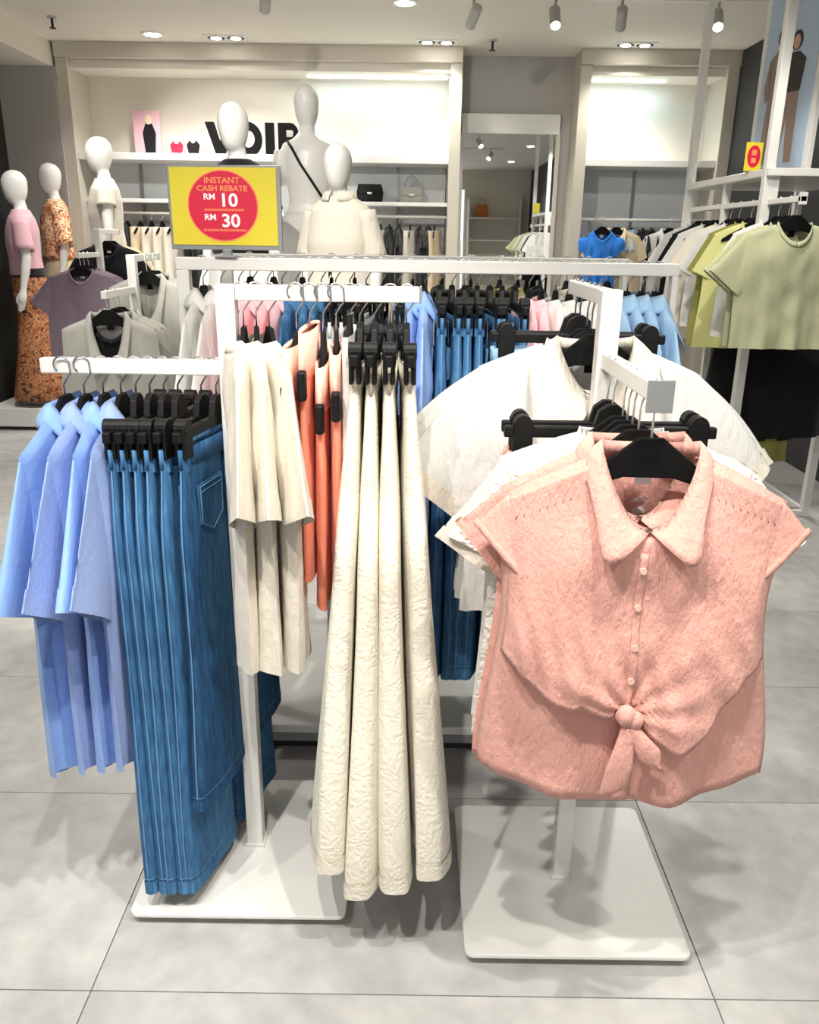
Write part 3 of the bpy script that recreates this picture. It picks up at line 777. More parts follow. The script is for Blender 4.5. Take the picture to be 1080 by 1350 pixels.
# ---- right stand, low arm: the pink tie-front shirt in front
HERO = dict(mat='pink', hs=.232, hc=.226, hh=.262, L=.640, nw=.083, nd=.115, nb=.012, nt=.040, ds=.072, T=.042, tail=.055, fold=.008, kf=2.4,
            z0=-.122, sl=.075, sa=42, s0=.126, s1=.122, collar='shirt', placket=True, buttons=5, seed=90, bmat='button', nu=44, nv=44, solid=.0012)
def make_tie_shirt():
    t = make_shirt('tie_front_shirt', **dict(HERO, buttons=0))
    P = dict(DEF); P.update(HERO); f = torso_fn(P)
    uk, vk = -.03, .62
    kp = Vector(f(-1, uk, vk))
    def vlow(u):
        a = abs(u - uk)
        if u < uk: return .625 + .060 * math.exp(-((a - .42) / .22) ** 2) - .09 * sstep(.60, 1.0, a)
        return .625 + .175 * math.exp(-((a - .40) / .24) ** 2) - .08 * sstep(.60, 1.0, a)
    def ov(i, j):
        u = -.965 + 1.93 * i
        vl = vlow(u); jj = j
        v = .015 + (vl - .015) * min(1.0, jj / .94)
        p = Vector(f(-1, u, v))
        q = jj / .94
        edge = 1 - sstep(.82, 1.0, abs(u))
        off = .004 + .030 * sstep(.25, .92, q) * (1 - .25 * math.exp(-((u - uk) / .10) ** 2))
        if q > 1: off = .016; p.z += .006
        dx, dz = p.x - kp.x, p.z - kp.z; r = math.hypot(dx, dz); th = math.atan2(dx, dz + 1e-6)
        off += .006 * math.sin(11 * th + .6) * math.exp(-(r / .13) ** 1.5) * (1 if dz > -.02 else .5)
        off += .003 * math.sin(34 * u + 5 * math.sin(4 * q)) * sstep(.3, .8, q)
        p.y -= off * (.12 + .88 * edge)
        pull = math.exp(-((u - uk) / .16) ** 2) * sstep(.7, 1.0, q)
        p.x = lerp(p.x, kp.x, .45 * pull)
        return tuple(p)
    # shoulder-to-knot front drape, left open along the placket above the knot
    MB().grid(ov, 72, 48).build('tie_panel', M['pink'], t, smooth=True, solid=.0014)
    def pk(i, j):
        p = Vector(ov(.4715 + .030 * i, .07 + .83 * j)); p.y -= .0022; return tuple(p)
    MB().grid(pk, 4, 30).build('front_placket', M['pink'], t, smooth=True, solid=.0012)
    for q in (.10, .34, .58, .80):
        p = Vector(pk(.5, q)); MB().tube([(p.x, p.y - .001, p.z), (p.x, p.y - .0045, p.z)], .0058, 14).build('button', M['button'], t)
    k0 = kp + Vector((0, -.040, 0))
    kn = MB()
    for (dx, dz, rx, rz, ry) in ((-.006, .004, .017, .020, .015), (.010, -.004, .014, .017, .013)):
        def kf(i, j, dx=dx, dz=dz, rx=rx, rz=rz, ry=ry):
            a, b_ = 2 * PI * i, PI * j
            w = 1 + .10 * math.sin(5 * a + 3 * b_)
            return (k0.x + dx + rx * w * math.sin(b_) * math.cos(a), k0.y - .004 + ry * w * math.sin(b_) * math.sin(a), k0.z + dz + rz * math.cos(b_))
        kn.grid(kf, 16, 10, close_u=True)
    ko = kn.build('knot', M['pink'], t, smooth=True)
    def tail(ex, ez, w0, w1, point):
        def tf(i, j):
            c = k0 + Vector((ex * j, -.004 - .010 * math.sin(PI * j * .8), -.012 + ez * j))
            w = lerp(w0, w1, min(1, j * 1.6)) * (1 if not point else (1 - sstep(.6, 1.0, j) * .92))
            s = (i - .5) * 2
            pr = Vector((-ez, 0, ex)).normalized()
            q = c + pr * (s * w); q.y -= .006 * (1 - s * s) * (1 - .4 * j)
            if not point: q.z += s * .014 * j
            return tuple(q)
        MB().grid(tf, 8, 14).build('tie_end', M['pink'], ko, smooth=True, solid=.002)
    tail(-.018, -.135, .010, .024, False)
    tail(.062, -.085, .009, .020, True)
    # rows of pin-tucks on both shoulders
    for s in (-1, 1):
        for k in range(9):
            u = s * (.44 + .052 * k)
            pts = []
            for q in range(5):
                p = Vector(f(-1, u + s * .010 * q, .045 + .012 * q)); p.y -= .0040; pts.append(p)
            MB().tube(pts, .0013, 5).build('pin_tuck', M['pink'], t, smooth=True)
    return t
gp = 'shirts on the right stand, low arm'; gh = 'hangers on the right stand'
place('tie', make_tie_shirt, (.388, 1.290, RS_LO), R(-2), 'front coral pink shirt with tied knot, facing the camera on the right stand', 'shirt', gp)
hanger('flat', (.388, 1.290, RS_LO), R(-2), 'black hanger inside the front coral pink tie shirt', .094, 'white_wire', gh)
rows_ = [(1.352, 3, 'tie', 'second coral pink tie shirt, directly behind the front one'),
         (1.392, -3, 'lace', 'white lace blouse just behind the two pink tie shirts'),
         (1.428, 2, 'cream', 'cream short-sleeved blouse behind the white lace blouse'),
         (1.462, -2, 'whiteb', 'white plain blouse behind the cream blouse on the right stand')]
def lace_(): return make_shirt('lace_blouse', mat='white_lace', L=.60, hs=.225, hc=.235, hh=.25, T=.024, sl=.16, sa=60, s0=.085, s1=.10, collar='rib', placket=False, buttons=0, seed=101, z0=-.122)
def creamb_(): return make_shirt('cream_blouse', mat='cream', L=.60, hs=.225, hc=.235, hh=.25, T=.024, sl=.18, sa=58, s0=.085, s1=.10, collar='rib', placket=True, buttons=3, seed=102, z0=-.122)
def tie2_(): return make_shirt('coral_shirt', **dict(HERO, T=.022, seed=95, nu=30, nv=30, solid=0, sl=.10, fold=.006, z0=-.122))
for (y, rz, kd, lb) in rows_:
    place('t_' + kd, {'tie': tie2_, 'lace': lace_, 'cream': creamb_, 'whiteb': lambda: make_shirt('white_blouse', mat='white', L=.60, T=.024, sl=.17, s0=.085, s1=.10, collar='rib', placket=False, buttons=0, seed=103, z0=-.122)}[kd],
          (.383, y, RS_LO), R(rz), lb, 'blouse', gp)
    hanger('flat', (.383, y, RS_LO), R(rz), hl(lb), .094, 'white_wire', gh)
for (y, lb) in ((1.510, 'nearer'), (1.555, 'farther')):
    place('pinkskirt', lambda: make_drape('scalloped_skirt', w0=.185, w1=.215, L=.52, T0=.012, T1=.022, mat='pink', z0=-.172, seed=111, fold=.008, scallop=.012, yoke='pink'),
          (.375, y, RS_LO), R(1), lb + ' pink skirt on a clip hanger behind the blouses of the right stand', 'skirt', 'pink skirts on the right stand')
    hanger('clip', (.375, y, RS_LO), R(1), lb + ' black clip hanger behind the coral pink shirts', .092, 'white_wire', gh)

# ---- right stand, high arm: white puff-sleeved blouses, denim shorts behind
for k, (y, rz) in enumerate([(1.745, 3), (1.795, -1), (1.845, 1)]):
    lb = ['front', 'middle', 'rear'][k]
    place(('puff', k), lambda: make_shirt('white_blouse', mat='white', L=.60, hs=.235, hc=.25, hh=.27, nw=.085, nd=.10, ds=.055, T=.036 if k == 0 else .022, sl=.28, sa=47, s0=.085, s1=.092, puff=.16, cmat='cream', collar='big' if k == 0 else 'rib', placket=True, buttons=4, seed=120 + k, z0=-.125, fold=.010, nu=34, nv=30, tagcard=True),
          (.385, y, RS_HI), R(rz), lb + ' white puff-sleeved blouse on the right stand high arm', 'blouse', 'white puff-sleeved blouses')
    hanger('flat', (.385, y, RS_HI), R(rz), 'black hanger holding the ' + lb + ' white puff-sleeved blouse', .097, 'steel', gh)
for k, y in enumerate((1.93, 1.985)):
    lb = ['nearer', 'farther'][k]
    place('shorts', lambda: make_trousers('denim_shorts', wt=.19, L=.36, rise=.26, thigh=.115, hem=.125, T=.016, mat='denim_light', seed=131, z0=-.158, fold=.004),
          (.385, y, RS_HI), R(-1 + 2 * k), lb + ' light denim shorts behind the white puff-sleeved blouses', 'shorts', 'denim shorts')
    hanger('clip', (.385, y, RS_HI), R(-1 + 2 * k), lb + ' black clip hanger behind the white puff-sleeved blouses', .085, 'steel', gh)

# ================================================================== LONG RACK WITH DECK
GX0, GX1, GY, GZ, GYR = -.655, .735, 2.37, 1.462, 2.93
g = thing('display_rack', 'long white rectangular clothes rack standing behind the two stands', 'clothes rack', (0, 0, 0))
for y, hz in ((GY, GZ), (GYR, GZ)):
    MB().box(GX0, GX1, y - .018, y + .018, hz - .034, hz).build('hanging_bar', M['white_metal'], g, bevel=.003)
    for x in (GX0, GX1):
        MB().box(x - .018 if x > 0 else x, x if x > 0 else x + .018 + .018, y - .018, y + .018, .10, hz - .034).build('post', M['white_metal'], g, bevel=.003)
MB().box(GX0 - .05, GX1 + .05, 2.17, 3.02, .055, .10).build('deck', M['white_panel'], g, bevel=.004)
MB().box(GX0 - .01, GX1 + .01, 2.21, 2.98, 0.0, .055).build('plinth', M['wall_dark'], g)
MB().box(GX0 - .05, GX1 + .05, 2.163, 2.170, .050, .075).build('edge_trim', M['holder'], g)
# mannequin platform behind it
pf = thing('mannequin_platform', 'low white platform under the three central mannequins', 'platform', (0, 0, 0))
MB().box(-1.2, .15, 4.35, 5.8, 0, .28).build('deck', M['white_panel'], pf, bevel=.005)

gi = 0
def rowg(x, y, z, key, builder, rz, lb, cat, group, hk='flat', drop=.077, hlabel=None, sc=(1, 1, 1)):
    place(key, builder, (x, y, z), R(rz), lb, cat, group, sc)
    hanger(hk, (x, y, z), R(rz), hlabel or hl(lb), drop, group='hangers on ' + (group.split(' on ')[-1] if ' on ' in group else group))
def basic(mat, seed, **kw):
    d = dict(mat=mat, seed=seed, T=.026, L=.62, sl=.20, nu=20, nv=18, z0=-.105, buttons=0, placket=False, collar='rib', cuff=False); d.update(kw)
    return lambda: make_shirt('short_sleeve_shirt', **d)
gr = 'clothes on the long rack'
def series(xs, key, builder, phrase, cat, hk='flat', drop=.077, rzs=90):
    for k, x in enumerate(xs):
        lb = ORD[k] + ' ' + phrase if len(xs) > 1 else phrase
        rowg(x, GY, GZ, key if not callable(key) else key(k), builder, rzs + random.uniform(-4, 4), lb, cat, gr, hk, drop, hl(lb, hk == 'clip'))
series([-.585, -.535], 'r_white', basic('white', 201, L=.70, collar='shirt', sl=.26), 'white shirt from the left end of the long rack', 'shirt', drop=.077)
series([-.485, -.445, -.405, -.365], 'r_pink', basic('babypink', 202, L=.70, collar='shirt', sl=.24), 'pale pink shirt from the left on the long rack', 'shirt')
series([-.325, -.290, -.255], 'r_den', basic('denim', 203, L=.62, collar='shirt', sl=.22), 'blue denim shirt from the left on the long rack', 'shirt')
series([-.215, -.175, -.130], 'r_whitetr', lambda: make_trousers('white_trousers', wt=.18, L=.98, T=.022, mat='white', seed=204, z0=-.16, jeans=False, rows=16, n=14), 'pair of white trousers from left on the long rack', 'trousers', 'clip')
series([-.085, -.040], 'r_navy', lambda: make_trousers('navy_trousers', wt=.18, L=1.0, T=.022, mat='navy', seed=205, z0=-.16, jeans=False, rows=16, n=14), 'pair of navy trousers from left on the long rack', 'trousers', 'clip')
series([-.005, .035], 'r_sky', basic('sky', 206, L=.66, sl=.24, collar='shirt'), 'sky blue shirt from the left on the long rack', 'shirt')
series([.075, .110, .145, .180, .215, .250, .285], 'r_jeans', lambda: make_trousers('jeans', wt=.185, L=1.02, T=.020, mat='denim', seed=207, z0=-.145, rows=18, n=14), 'pair of blue jeans from left on the long rack', 'jeans', 'clip')
series([.325, .360], 'r_pinktee', basic('babypink', 208, L=.58, collar='rib', sl=.18), 'pale pink tee right of the long rack jeans', 'tee', drop=.077)
series([.400, .440, .480, .520], 'r_whitetee', basic('white', 209, L=.58, collar='rib', sl=.18), 'white tee from left on the long rack', 'tee', drop=.077)
series([.560, .600, .640, .680], 'r_babyblue', basic('babyblue', 210, L=.66, collar='shirt', sl=.24), 'pale blue shirt from left on the long rack', 'shirt', drop=.077)
# rear bar
rear = [(-.56, 'cream'), (-.48, 'cream'), (-.38, 'beige'), (-.28, 'black'), (-.2, 'black'), (-.1, 'cream'), (0.0, 'beige'), (.10, 'black'), (.2, 'black'), (.3, 'olive'), (.36, 'olive'), (.44, 'black'), (.53, 'cream'), (.60, 'mauve'), (.67, 'black')]
cnt = {}
names_ = {'cream': 'cream', 'beige': 'beige', 'black': 'black', 'olive': 'olive green', 'mauve': 'mauve'}
for x, c in rear:
    cnt[c] = cnt.get(c, 0) + 1
    tot = sum(1 for _, cc in rear if cc == c)
    lb = (ORD[cnt[c] - 1] + ' ' if tot > 1 else '') + names_[c] + ' top from left on the long rack rear bar'
    rowg(x, GYR, GZ, ('rear', c), basic(c, 220, L=.66, sl=.2), 90 + random.uniform(-5, 5), lb, 'top', 'clothes on the rear bar', 'flat', .077)

# ---- yellow rebate sign clamped on the long rack
sx, sz = -.512, GZ
s = thing('promotion_sign', 'yellow cash rebate sign with a red circle clamped on the long rack', 'sign', (sx, GY, sz), R(-3)); s.scale = (1, 1, .9)
MB().box(-.155, .155, -.004, .004, .022, .262).build('frame', M['holder'], s, bevel=.002)
MB().box(-.147, .143, -.0065, -.0045, .036, .256).build('card', M['yellow'], s)
c_ = MB().prism_y(disc(-.004, .148, .098, .102, 40), -.0075, -.0066).build('orange_ring', M['orange_print'], s)
d_ = MB().prism_y(disc(-.004, .148, .094, .098, 40), -.0085, -.0076).build('red_disc', M['red_print'], s)
yy = -.0088
text('INSTANT', .0235, M['orange_print'], s, (-.004, yy, .212), ext=.0003, off=.0004)
text('CASH REBATE', .022, M['orange_print'], s, (-.004, yy, .190), ext=.0003, off=.0004)
text('RM', .024, M['white_print'], s, (-.040, yy, .166), ext=.0003, off=.0005)
text('10', .052, M['white_print'], s, (.012, yy, .147), ext=.0003, off=.0012)
text('RM', .024, M['white_print'], s, (-.040, yy, .108), ext=.0003, off=.0005)
text('30', .052, M['white_print'], s, (.016, yy, .089), ext=.0003, off=.0012)
for z, w in ((.137, .055), (.079, .060)):
    b = MB(); n_ = 22
    for k in range(n_):
        x = -w + 2 * w * k / n_; b.box(x, x + 2 * w / n_ * .62, yy - .0003, yy + .0003, z - .003 * (1 + .3 * math.sin(3 * k)), z + .003)
    b.build('small_print', M['orange_print'], s)
MB().box(-.012, .012, -.008, .008, 0.0, .024).build('clamp', M['holder'], s, bevel=.002)
MB().box(-.03, .03, -.028, .028, 0.0, .005).build('clamp_foot', M['holder'], s, bevel=.001)

# ================================================================== MANNEQUINS
def tubes(b, pts, n=14):
    b.tube([p[:3] for p in pts], [p[3] for p in pts], n)
def make_mannequin(name, arms, legs_apart=.09, head_turn=0.0, head_pitch=0.0, h=1.73):
    """one continuous body: rings and limbs fused by a voxel remesh. faces -y; base at z=0"""
    t = empty(name); k = h / 1.73
    b = MB()
    tor = [(0, 0, .80, .120, .085), (0, .005, .86, .165, .108), (0, .008, .92, .172, .112), (0, 0, .99, .150, .098), (0, -.004, 1.06, .122, .084), (0, -.006, 1.13, .124, .088),
           (0, -.010, 1.21, .142, .104), (0, -.008, 1.28, .150, .102), (0, .002, 1.36, .166, .084), (0, .008, 1.405, .150, .066), (0, .010, 1.435, .085, .052), (0, .006, 1.47, .050, .048), (0, -.004, 1.53, .045, .046)]
    b.rings([(x * k, y * k, z * k, rx * k, ry * k) for x, y, z, rx, ry in tor], 24)
    hb = MB()
    hd = [(0, -.006, 1.495, .028, .034), (0, -.012, 1.505, .044, .054), (0, -.010, 1.53, .056, .072), (0, -.006, 1.56, .066, .084), (0, -.002, 1.60, .073, .092), (0, .002, 1.64, .075, .095), (0, .004, 1.675, .069, .087), (0, .005, 1.705, .052, .066), (0, .005, 1.722, .030, .040), (0, .005, 1.730, .010, .012)]
    hb.rings([(0, y * k, z * k, rx * k, ry * k) for _, y, z, rx, ry in hd], 24)
    rot = Matrix.Translation((0, 0, 1.52 * k)) @ Matrix.Rotation(head_turn, 4, 'Z') @ Matrix.Rotation(head_pitch, 4, 'X') @ Matrix.Translation((0, 0, -1.52 * k))
    hb.v = [tuple(rot @ Vector(p)) for p in hb.v]
    b.add(hb.v, hb.f)
    for s in (-1, 1):
        lx = legs_apart
        tubes(b, [(s * .085 * k, 0, .90 * k, .085 * k), (s * .09 * k, 0, .76 * k, .080 * k), (s * lx * k, -.006, .50 * k, .056 * k), (s * lx * k, .004, .36 * k, .052 * k), (s * lx * k, .012, .20 * k, .038 * k), (s * lx * k, .012, .08 * k, .030 * k), (s * lx * k, .005, .03 * k, .034 * k)])
        tubes(b, [(s * lx * k, .045, .030 * k, .026 * k), (s * lx * k, -.02, .032 * k, .030 * k), (s * lx * k * 1.06, -.10, .022 * k, .028 * k), (s * lx * k * 1.08, -.155, .016 * k, .014 * k)])
        sh, el, wr = arms[0 if s < 0 else 1]
        e = Vector(el) * k; w = Vector(wr) * k; st = Vector((s * .158, .004, 1.365)) * k
        tubes(b, [(*st, .046 * k), (*(st.lerp(e, .25)), .044 * k), (*e, .035 * k), (*(e.lerp(w, .35)), .034 * k), (*w, .022 * k)])
        d = (w - e).normalized(); sd = d.cross(Vector((0, 1, 0))).normalized() if abs(d.y) < .9 else Vector((1, 0, 0))
        tubes(b, [(*(w - d * .01), .024 * k), (*(w + d * .045 * k), .032 * k), (*(w + d * .085 * k), .026 * k)])
        fw = Vector((0, 1, 0))
        for q, ln in ((-1.5, .075), (-.5, .09), (.5, .085), (1.5, .065)):
            p0 = w + d * .075 * k + fw * (q * .014 * k); tubes(b, [(*p0, .010 * k), (*(p0 + d * ln * .55 * k - sd * .004), .009 * k), (*(p0 + d * ln * k + fw * 0 - sd * .014), .006 * k)], 8)
        p0 = w + d * .02 * k - fw * .022 * k; tubes(b, [(*p0, .011 * k), (*(p0 + d * .035 * k - fw * .016 * k), .010 * k), (*(p0 + d * .07 * k - fw * .018 * k), .007 * k)], 8)
    o = b.build('body', M['mannequin'], t, smooth=True)
    m = o.modifiers.new('fuse', 'REMESH'); m.mode = 'VOXEL'; m.voxel_size = .009; m.use_smooth_shade = True
    sm = o.modifiers.new('smooth', 'SMOOTH'); sm.factor = .5; sm.iterations = 4
    MB().rings([(0, 0, 0, .16, .16), (0, 0, .010, .16, .16)], 28).build('base_disc', M['white_metal'], t)
    return t
DOWN = (None, (.215, .02, 1.10), (.225, -.03, .87))
def mirror_arm(a): return (None, (-a[1][0], a[1][1], a[1][2]), (-a[2][0], a[2][1], a[2][2]))
ARMS = (mirror_arm(DOWN), DOWN)
def body_cloth(t, name, rings, mat, n=26, k=1.0, solid=.004, fold=0.0, seed=0):
    rd = random.Random(seed); p1 = rd.uniform(0, 6)
    def f(i, j):
        q = j * (len(rings) - 1); a_ = int(min(q, len(rings) - 2)); fr = q - a_
        r = [lerp(rings[a_][c], rings[a_ + 1][c], fr) for c in range(5)]
        a = 2 * PI * i; w = 1 + fold * j * math.sin(8 * a + p1 + 2 * j)
        return ((r[0] + r[3] * w * math.cos(a)) * k, (r[1] + r[4] * w * math.sin(a)) * k, r[2] * k)
    return MB().grid(f, n, (len(rings) - 1) * 4, close_u=True).build(name, mat, t, smooth=True, solid=solid)
TEE = [(0, .006, 1.45, .075, .062), (0, .006, 1.425, .125, .074), (0, .004, 1.385, .178, .096), (0, 0, 1.30, .176, .118), (0, -.006, 1.21, .166, .120), (0, -.004, 1.10, .158, .112), (0, 0, .98, .175, .122), (0, .004, .90, .190, .130)]
def tee_on(t, mat, k=1.0, sleeve=.2, low=.90, arms=ARMS, fold=.02, wide=1.0):
    rg = [(x, y, z, rx * (wide if z < 1.3 else 1), ry * (wide if z < 1.3 else 1)) for x, y, z, rx, ry in TEE if z >= low]
    b = body_cloth(t, 'top', rg, mat, k=k, fold=fold)
    for s in (-1, 1):
        el = Vector(arms[0 if s < 0 else 1][1]); st = Vector((s * .150, .004, 1.372)); d = (el - st); d = d.normalized()
        def sf(i, j, st=st, d=d):
            a = 2 * PI * i; c = st + d * (sleeve * j); sd = d.cross(Vector((0, 1, 0))).normalized()
            r = lerp(.058, .066, j)
            return tuple((c + sd * (r * math.cos(a)) + Vector((0, 1, 0)) * (r * math.sin(a))) * k)
        MB().grid(sf, 18, 6, close_u=True).build('sleeve', mat, b, smooth=True, solid=.004)
def pants_on(t, mat, k=1.0, low=.08, hem=.13, lx=.09):
    body_cloth(t, 'hips', [(0, .004, 1.0, .160, .108), (0, .006, .93, .185, .124), (0, .006, .84, .190, .125), (0, .004, .77, .185, .12)], mat, k=k)
    hp = t.children[-1]
    for s in (-1, 1):
        body_cloth(t, 'trouser_leg', [(s * .092, 0, .86, .098, .11), (s * .095, 0, .70, .095, .10), (s * (lx + .01), 0, .40, lerp(.09, hem, .4), lerp(.09, hem, .4)), (s * (lx + .02), 0, low, hem, hem)], mat, k=k, fold=.05, seed=int(3 + s))
def skirt_on(t, mat, k=1.0, low=.45, r=.28):
    body_cloth(t, 'skirt', [(0, .004, 1.02, .150, .105), (0, .006, .92, .188, .128), (0, .006, .7, lerp(.19, r, .5), lerp(.13, r * .8, .5)), (0, .006, low, r, r * .8)], mat, k=k, fold=.06, seed=9)

mg = 'mannequins on the left plinths'; cg = 'mannequins on the central platform'
def plinth(x, y, hgt, w, label):
    t = thing('plinth', label, 'plinth', (x, y, 0))
    MB().box(-w/2, w/2, -w/2, w/2, .03, hgt).build('block', M['white_panel'], t, bevel=.004)
    MB().box(-w/2 + .03, w/2 - .03, -w/2 + .03, w/2 - .03, 0, .03).build('kick', M['wall_dark'], t)
def stand_mannequin(t, loc, rz, label, group):
    t.location = loc; t.rotation_euler = (0, 0, rz); tag(t, label, 'mannequin', group)
# left group
plinth(-3.05, 6.85, .18, .72, 'low white plinth under the mannequin in the pink tee')
plinth(-3.05, 7.47, .30, .50, 'white plinth under the mannequin in the leaf print blouse')
plinth(-2.33, 6.60, .40, .46, 'white plinth under the mannequin in the cream tee and print shorts')
t = make_mannequin('mannequin', ARMS, head_turn=0, head_pitch=.15, h=1.80); K = 1.80 / 1.73
tee_on(t, M['dustypink'], K, .22, .95); pants_on(t, M['print_rust'], K, .05, .20, .13)
body_cloth(t, 'belt', [(0, .004, 1.03, .166, .118), (0, .004, .97, .178, .124)], M['black'], k=K)
stand_mannequin(t, (-3.10, 6.85, .18), R(-70), 'leftmost mannequin in dusty pink tee and rust leaf print trousers', mg)
t = make_mannequin('mannequin', ARMS, head_pitch=.1, h=1.78); K = 1.78 / 1.73
tee_on(t, M['print_orange'], K, .30, .98, wide=1.05); skirt_on(t, M['beige'], K, .35, .26)
stand_mannequin(t, (-3.08, 7.47, .30), R(-60), 'mannequin in orange leaf print blouse and beige skirt', mg)
A2 = (mirror_arm((None, (.225, .0, 1.10), (.215, -.10, .88))), (None, (.225, .0, 1.10), (.215, -.10, .88)))
t = make_mannequin('mannequin', A2, head_pitch=.12, h=1.80); K = 1.80 / 1.73
tee_on(t, M['cream'], K, .12, .97, arms=A2); skirt_on(t, M['print_orange'], K, .72, .19)
stand_mannequin(t, (-2.33, 6.60, .40), R(-70), 'mannequin in cream tee and orange leaf print shorts', mg)
# central group
MB_r = thing('platform_riser', 'white riser block under the tallest central mannequin', 'riser', (-.655, 5.45, .28)); MB().box(-.2, .2, -.2, .2, 0, .36).build('block', M['white_panel'], MB_r, bevel=.004)
MB_r = thing('platform_riser', 'white riser block under the mannequin behind the yellow sign', 'riser', (-.94, 4.70, .28)); MB().box(-.2, .2, -.2, .2, 0, .17).build('block', M['white_panel'], MB_r, bevel=.004)
t = make_mannequin('mannequin', ARMS, head_turn=0, head_pitch=.18, h=1.73)
tee_on(t, M['black'], 1, .18, .95, fold=.01); skirt_on(t, M['white'], 1, .4, .24)
stand_mannequin(t, (-.94, 4.70, .45), R(-25), 'white egg-headed mannequin looking over the yellow sign', cg)
t = make_mannequin('mannequin', ARMS, head_turn=0, head_pitch=0, h=1.74)
skirt_on(t, M['white'], 1, .4, .24)
# slim black bag strap over the bare back
sp = [(.115, .055, 1.425), (.085, .090, 1.385), (.03, .112, 1.29), (-.04, .110, 1.19), (-.10, .092, 1.10), (-.135, .06, 1.03)]
MB().tube(sp, .008, 8).build('bag_strap', M['black_plastic'], t, smooth=True)
stand_mannequin(t, (-.655, 5.45, .64), R(180), 'tallest white mannequin with a black diagonal strap', cg)
t = make_mannequin('mannequin', ARMS, head_turn=0, head_pitch=.1, h=1.72)
tee_on(t, M['cream'], 1, .26, .90, fold=.03, wide=1.12); skirt_on(t, M['cream'], 1, .4, .26)
def colf(i, j):
    a = -PI/2 + .25 + (2*PI - .5) * i
    w = .072 + .035 * j
    return (w * math.cos(a), .006 + w * .85 * math.sin(a), 1.475 - .05 * j + .012 * math.sin(PI * j))
MB().grid(colf, 28, 4).build('collar', M['cream'], t, smooth=True, solid=.003)
MB().box(-.008, .008, -.135, -.126, 1.0, 1.12).build('bow_ribbon', M['black'], t)
stand_mannequin(t, (-.41, 4.80, .28), R(-20), 'shorter mannequin wearing a cream collared blouse', cg)

# ================================================================== LEFT MIDDLE STANDS (mauve tees, grey vests)
VX, VY = -1.30, 3.95
stand('clothes_stand', (VX, VY, 0), R(-90), 'white two-way clothes stand holding the grey vests', 1.43, 1.29, False)
def vest_(): 
    return make_shirt('grey_vest', mat='greycloth', L=.80, hs=.20, hc=.225, hh=.25, T=.03, nd=.20, nw=.075, sleeve=False, collar='shirt', placket=False, buttons=0, seed=301, z0=-.11, tagcard=True, nu=26, nv=24)
for k, (x, y, z, rz, lb) in enumerate([(VX, 3.58, 1.29, 4, 'front grey collared vest on the stand behind the left arm'), (VX + .01, 3.66, 1.29, -3, 'second grey collared vest, behind the front grey vest'), (VX, 3.74, 1.29, 2, 'third grey collared vest, behind two other grey vests'),
                                       (VX + .02, 4.10, 1.43, -6, 'grey vest on the high rear arm, above the other grey vests'), (VX + .03, 4.20, 1.43, -4, 'last grey vest at the rear of its stand')]):
    place('vest', vest_, (x, y, z), R(rz), lb, 'vest', 'grey vests'); hanger('flat', (x, y, z), R(rz), hl(lb), .080, 'white_wire', 'hangers of the grey vests')
place('vestin', lambda: make_shirt('black_tee', mat='black', L=.6, hs=.18, hc=.20, hh=.20, T=.018, sleeve=False, collar='rib', placket=False, buttons=0, seed=302, z0=-.125, nu=16, nv=12), (VX, 3.62, 1.29), R(2), 'black top showing through the open grey vest', 'top', None)
UX, UY = -2.15, 5.88
stand('clothes_stand', (UX, UY, 0), R(-90), 'white two-way clothes stand holding the mauve tees', 1.55, 1.40, False)
for k, (y, z, rz) in enumerate([(5.52, 1.40, 6), (5.59, 1.40, 2), (5.66, 1.40, -2)]):
    lb = ['front', 'middle', 'rear'][k] + ' mauve tee on the stand left of the grey vests'
    place('mauve', basic('mauve', 310, L=.60, sl=.20, sa=52, T=.03), (UX, y, z), R(rz), lb, 'tee', 'mauve tees'); hanger('flat', (UX, y, z), R(rz), hl(lb), .080, 'white_wire', 'hangers of the mauve tees')
for k, (y, z, c, nm) in enumerate([(6.05, 1.55, 'black', 'black'), (6.15, 1.55, 'beige', 'beige')]):
    lb = nm + ' top on the rear arm of the mauve tee stand'
    place(('ust', c), basic(c, 311, L=.6), (UX, y, z), R(3), lb, 'top', 'tops on the mauve tee stand'); hanger('flat', (UX, y, z), R(3), hl(lb), .080, 'white_wire', 'hangers of the mauve tees')

# ================================================================== RIGHT TALL FRAME
RX, RN, RF = 1.66, 4.15, 5.30
u = thing('tall_shelf_frame', 'tall white floor-to-ceiling shelf frame at the right wall', 'shelf frame', (0, 0, 0))
def post(x, y, z1=CEIL, w=.022): MB().box(x - w, x + w, y - w, y + w, 0, z1).build('post', M['white_metal'], u, bevel=.003)
post(RX, RN); post(RX, RF); post(RX + .02, 4.72, 1.815, .018); post(2.32, 4.58); post(2.32, RF)
MB().box(RX - .02, 2.34, RN - .05, RF, 1.815, 1.85).build('shelf', M['white_metal'], u, bevel=.004)
MB().box(2.0, 2.02, RN - .05, RN, 1.815, 1.85).build('shelf_end', M['white_metal'], u)
MB().box(RX + .005, RX + .035, 3.78, RF, 1.69, 1.715).build('hanging_rail', M['white_metal'], u, bevel=.003)
MB().box(RX + .005, RX + .035, 3.78, 3.80, 1.68, 1.73).build('rail_stop', M['white_metal'], u)
MB().box(RX - .01, RX + .05, RN - .02, RN + .02, 1.69, 1.82).build('bracket', M['white_metal'], u, bevel=.002)
MB().box(RX - .01, RX + .05, RF - .02, RF + .02, 1.69, 1.82).build('bracket', M['white_metal'], u, bevel=.002)
MB().box(RX + .03, 2.32, RN + .18, RN + .205, 1.15, 1.17).build('lower_rail', M['white_metal'], u)
MB().box(RX, 2.34, 4.56, 4.60, 0, .035).build('bottom_rail', M['white_metal'], u, bevel=.003)
MB().box(2.30, 2.34, 4.56, RF, 0, .035).build('bottom_rail', M['white_metal'], u, bevel=.003)
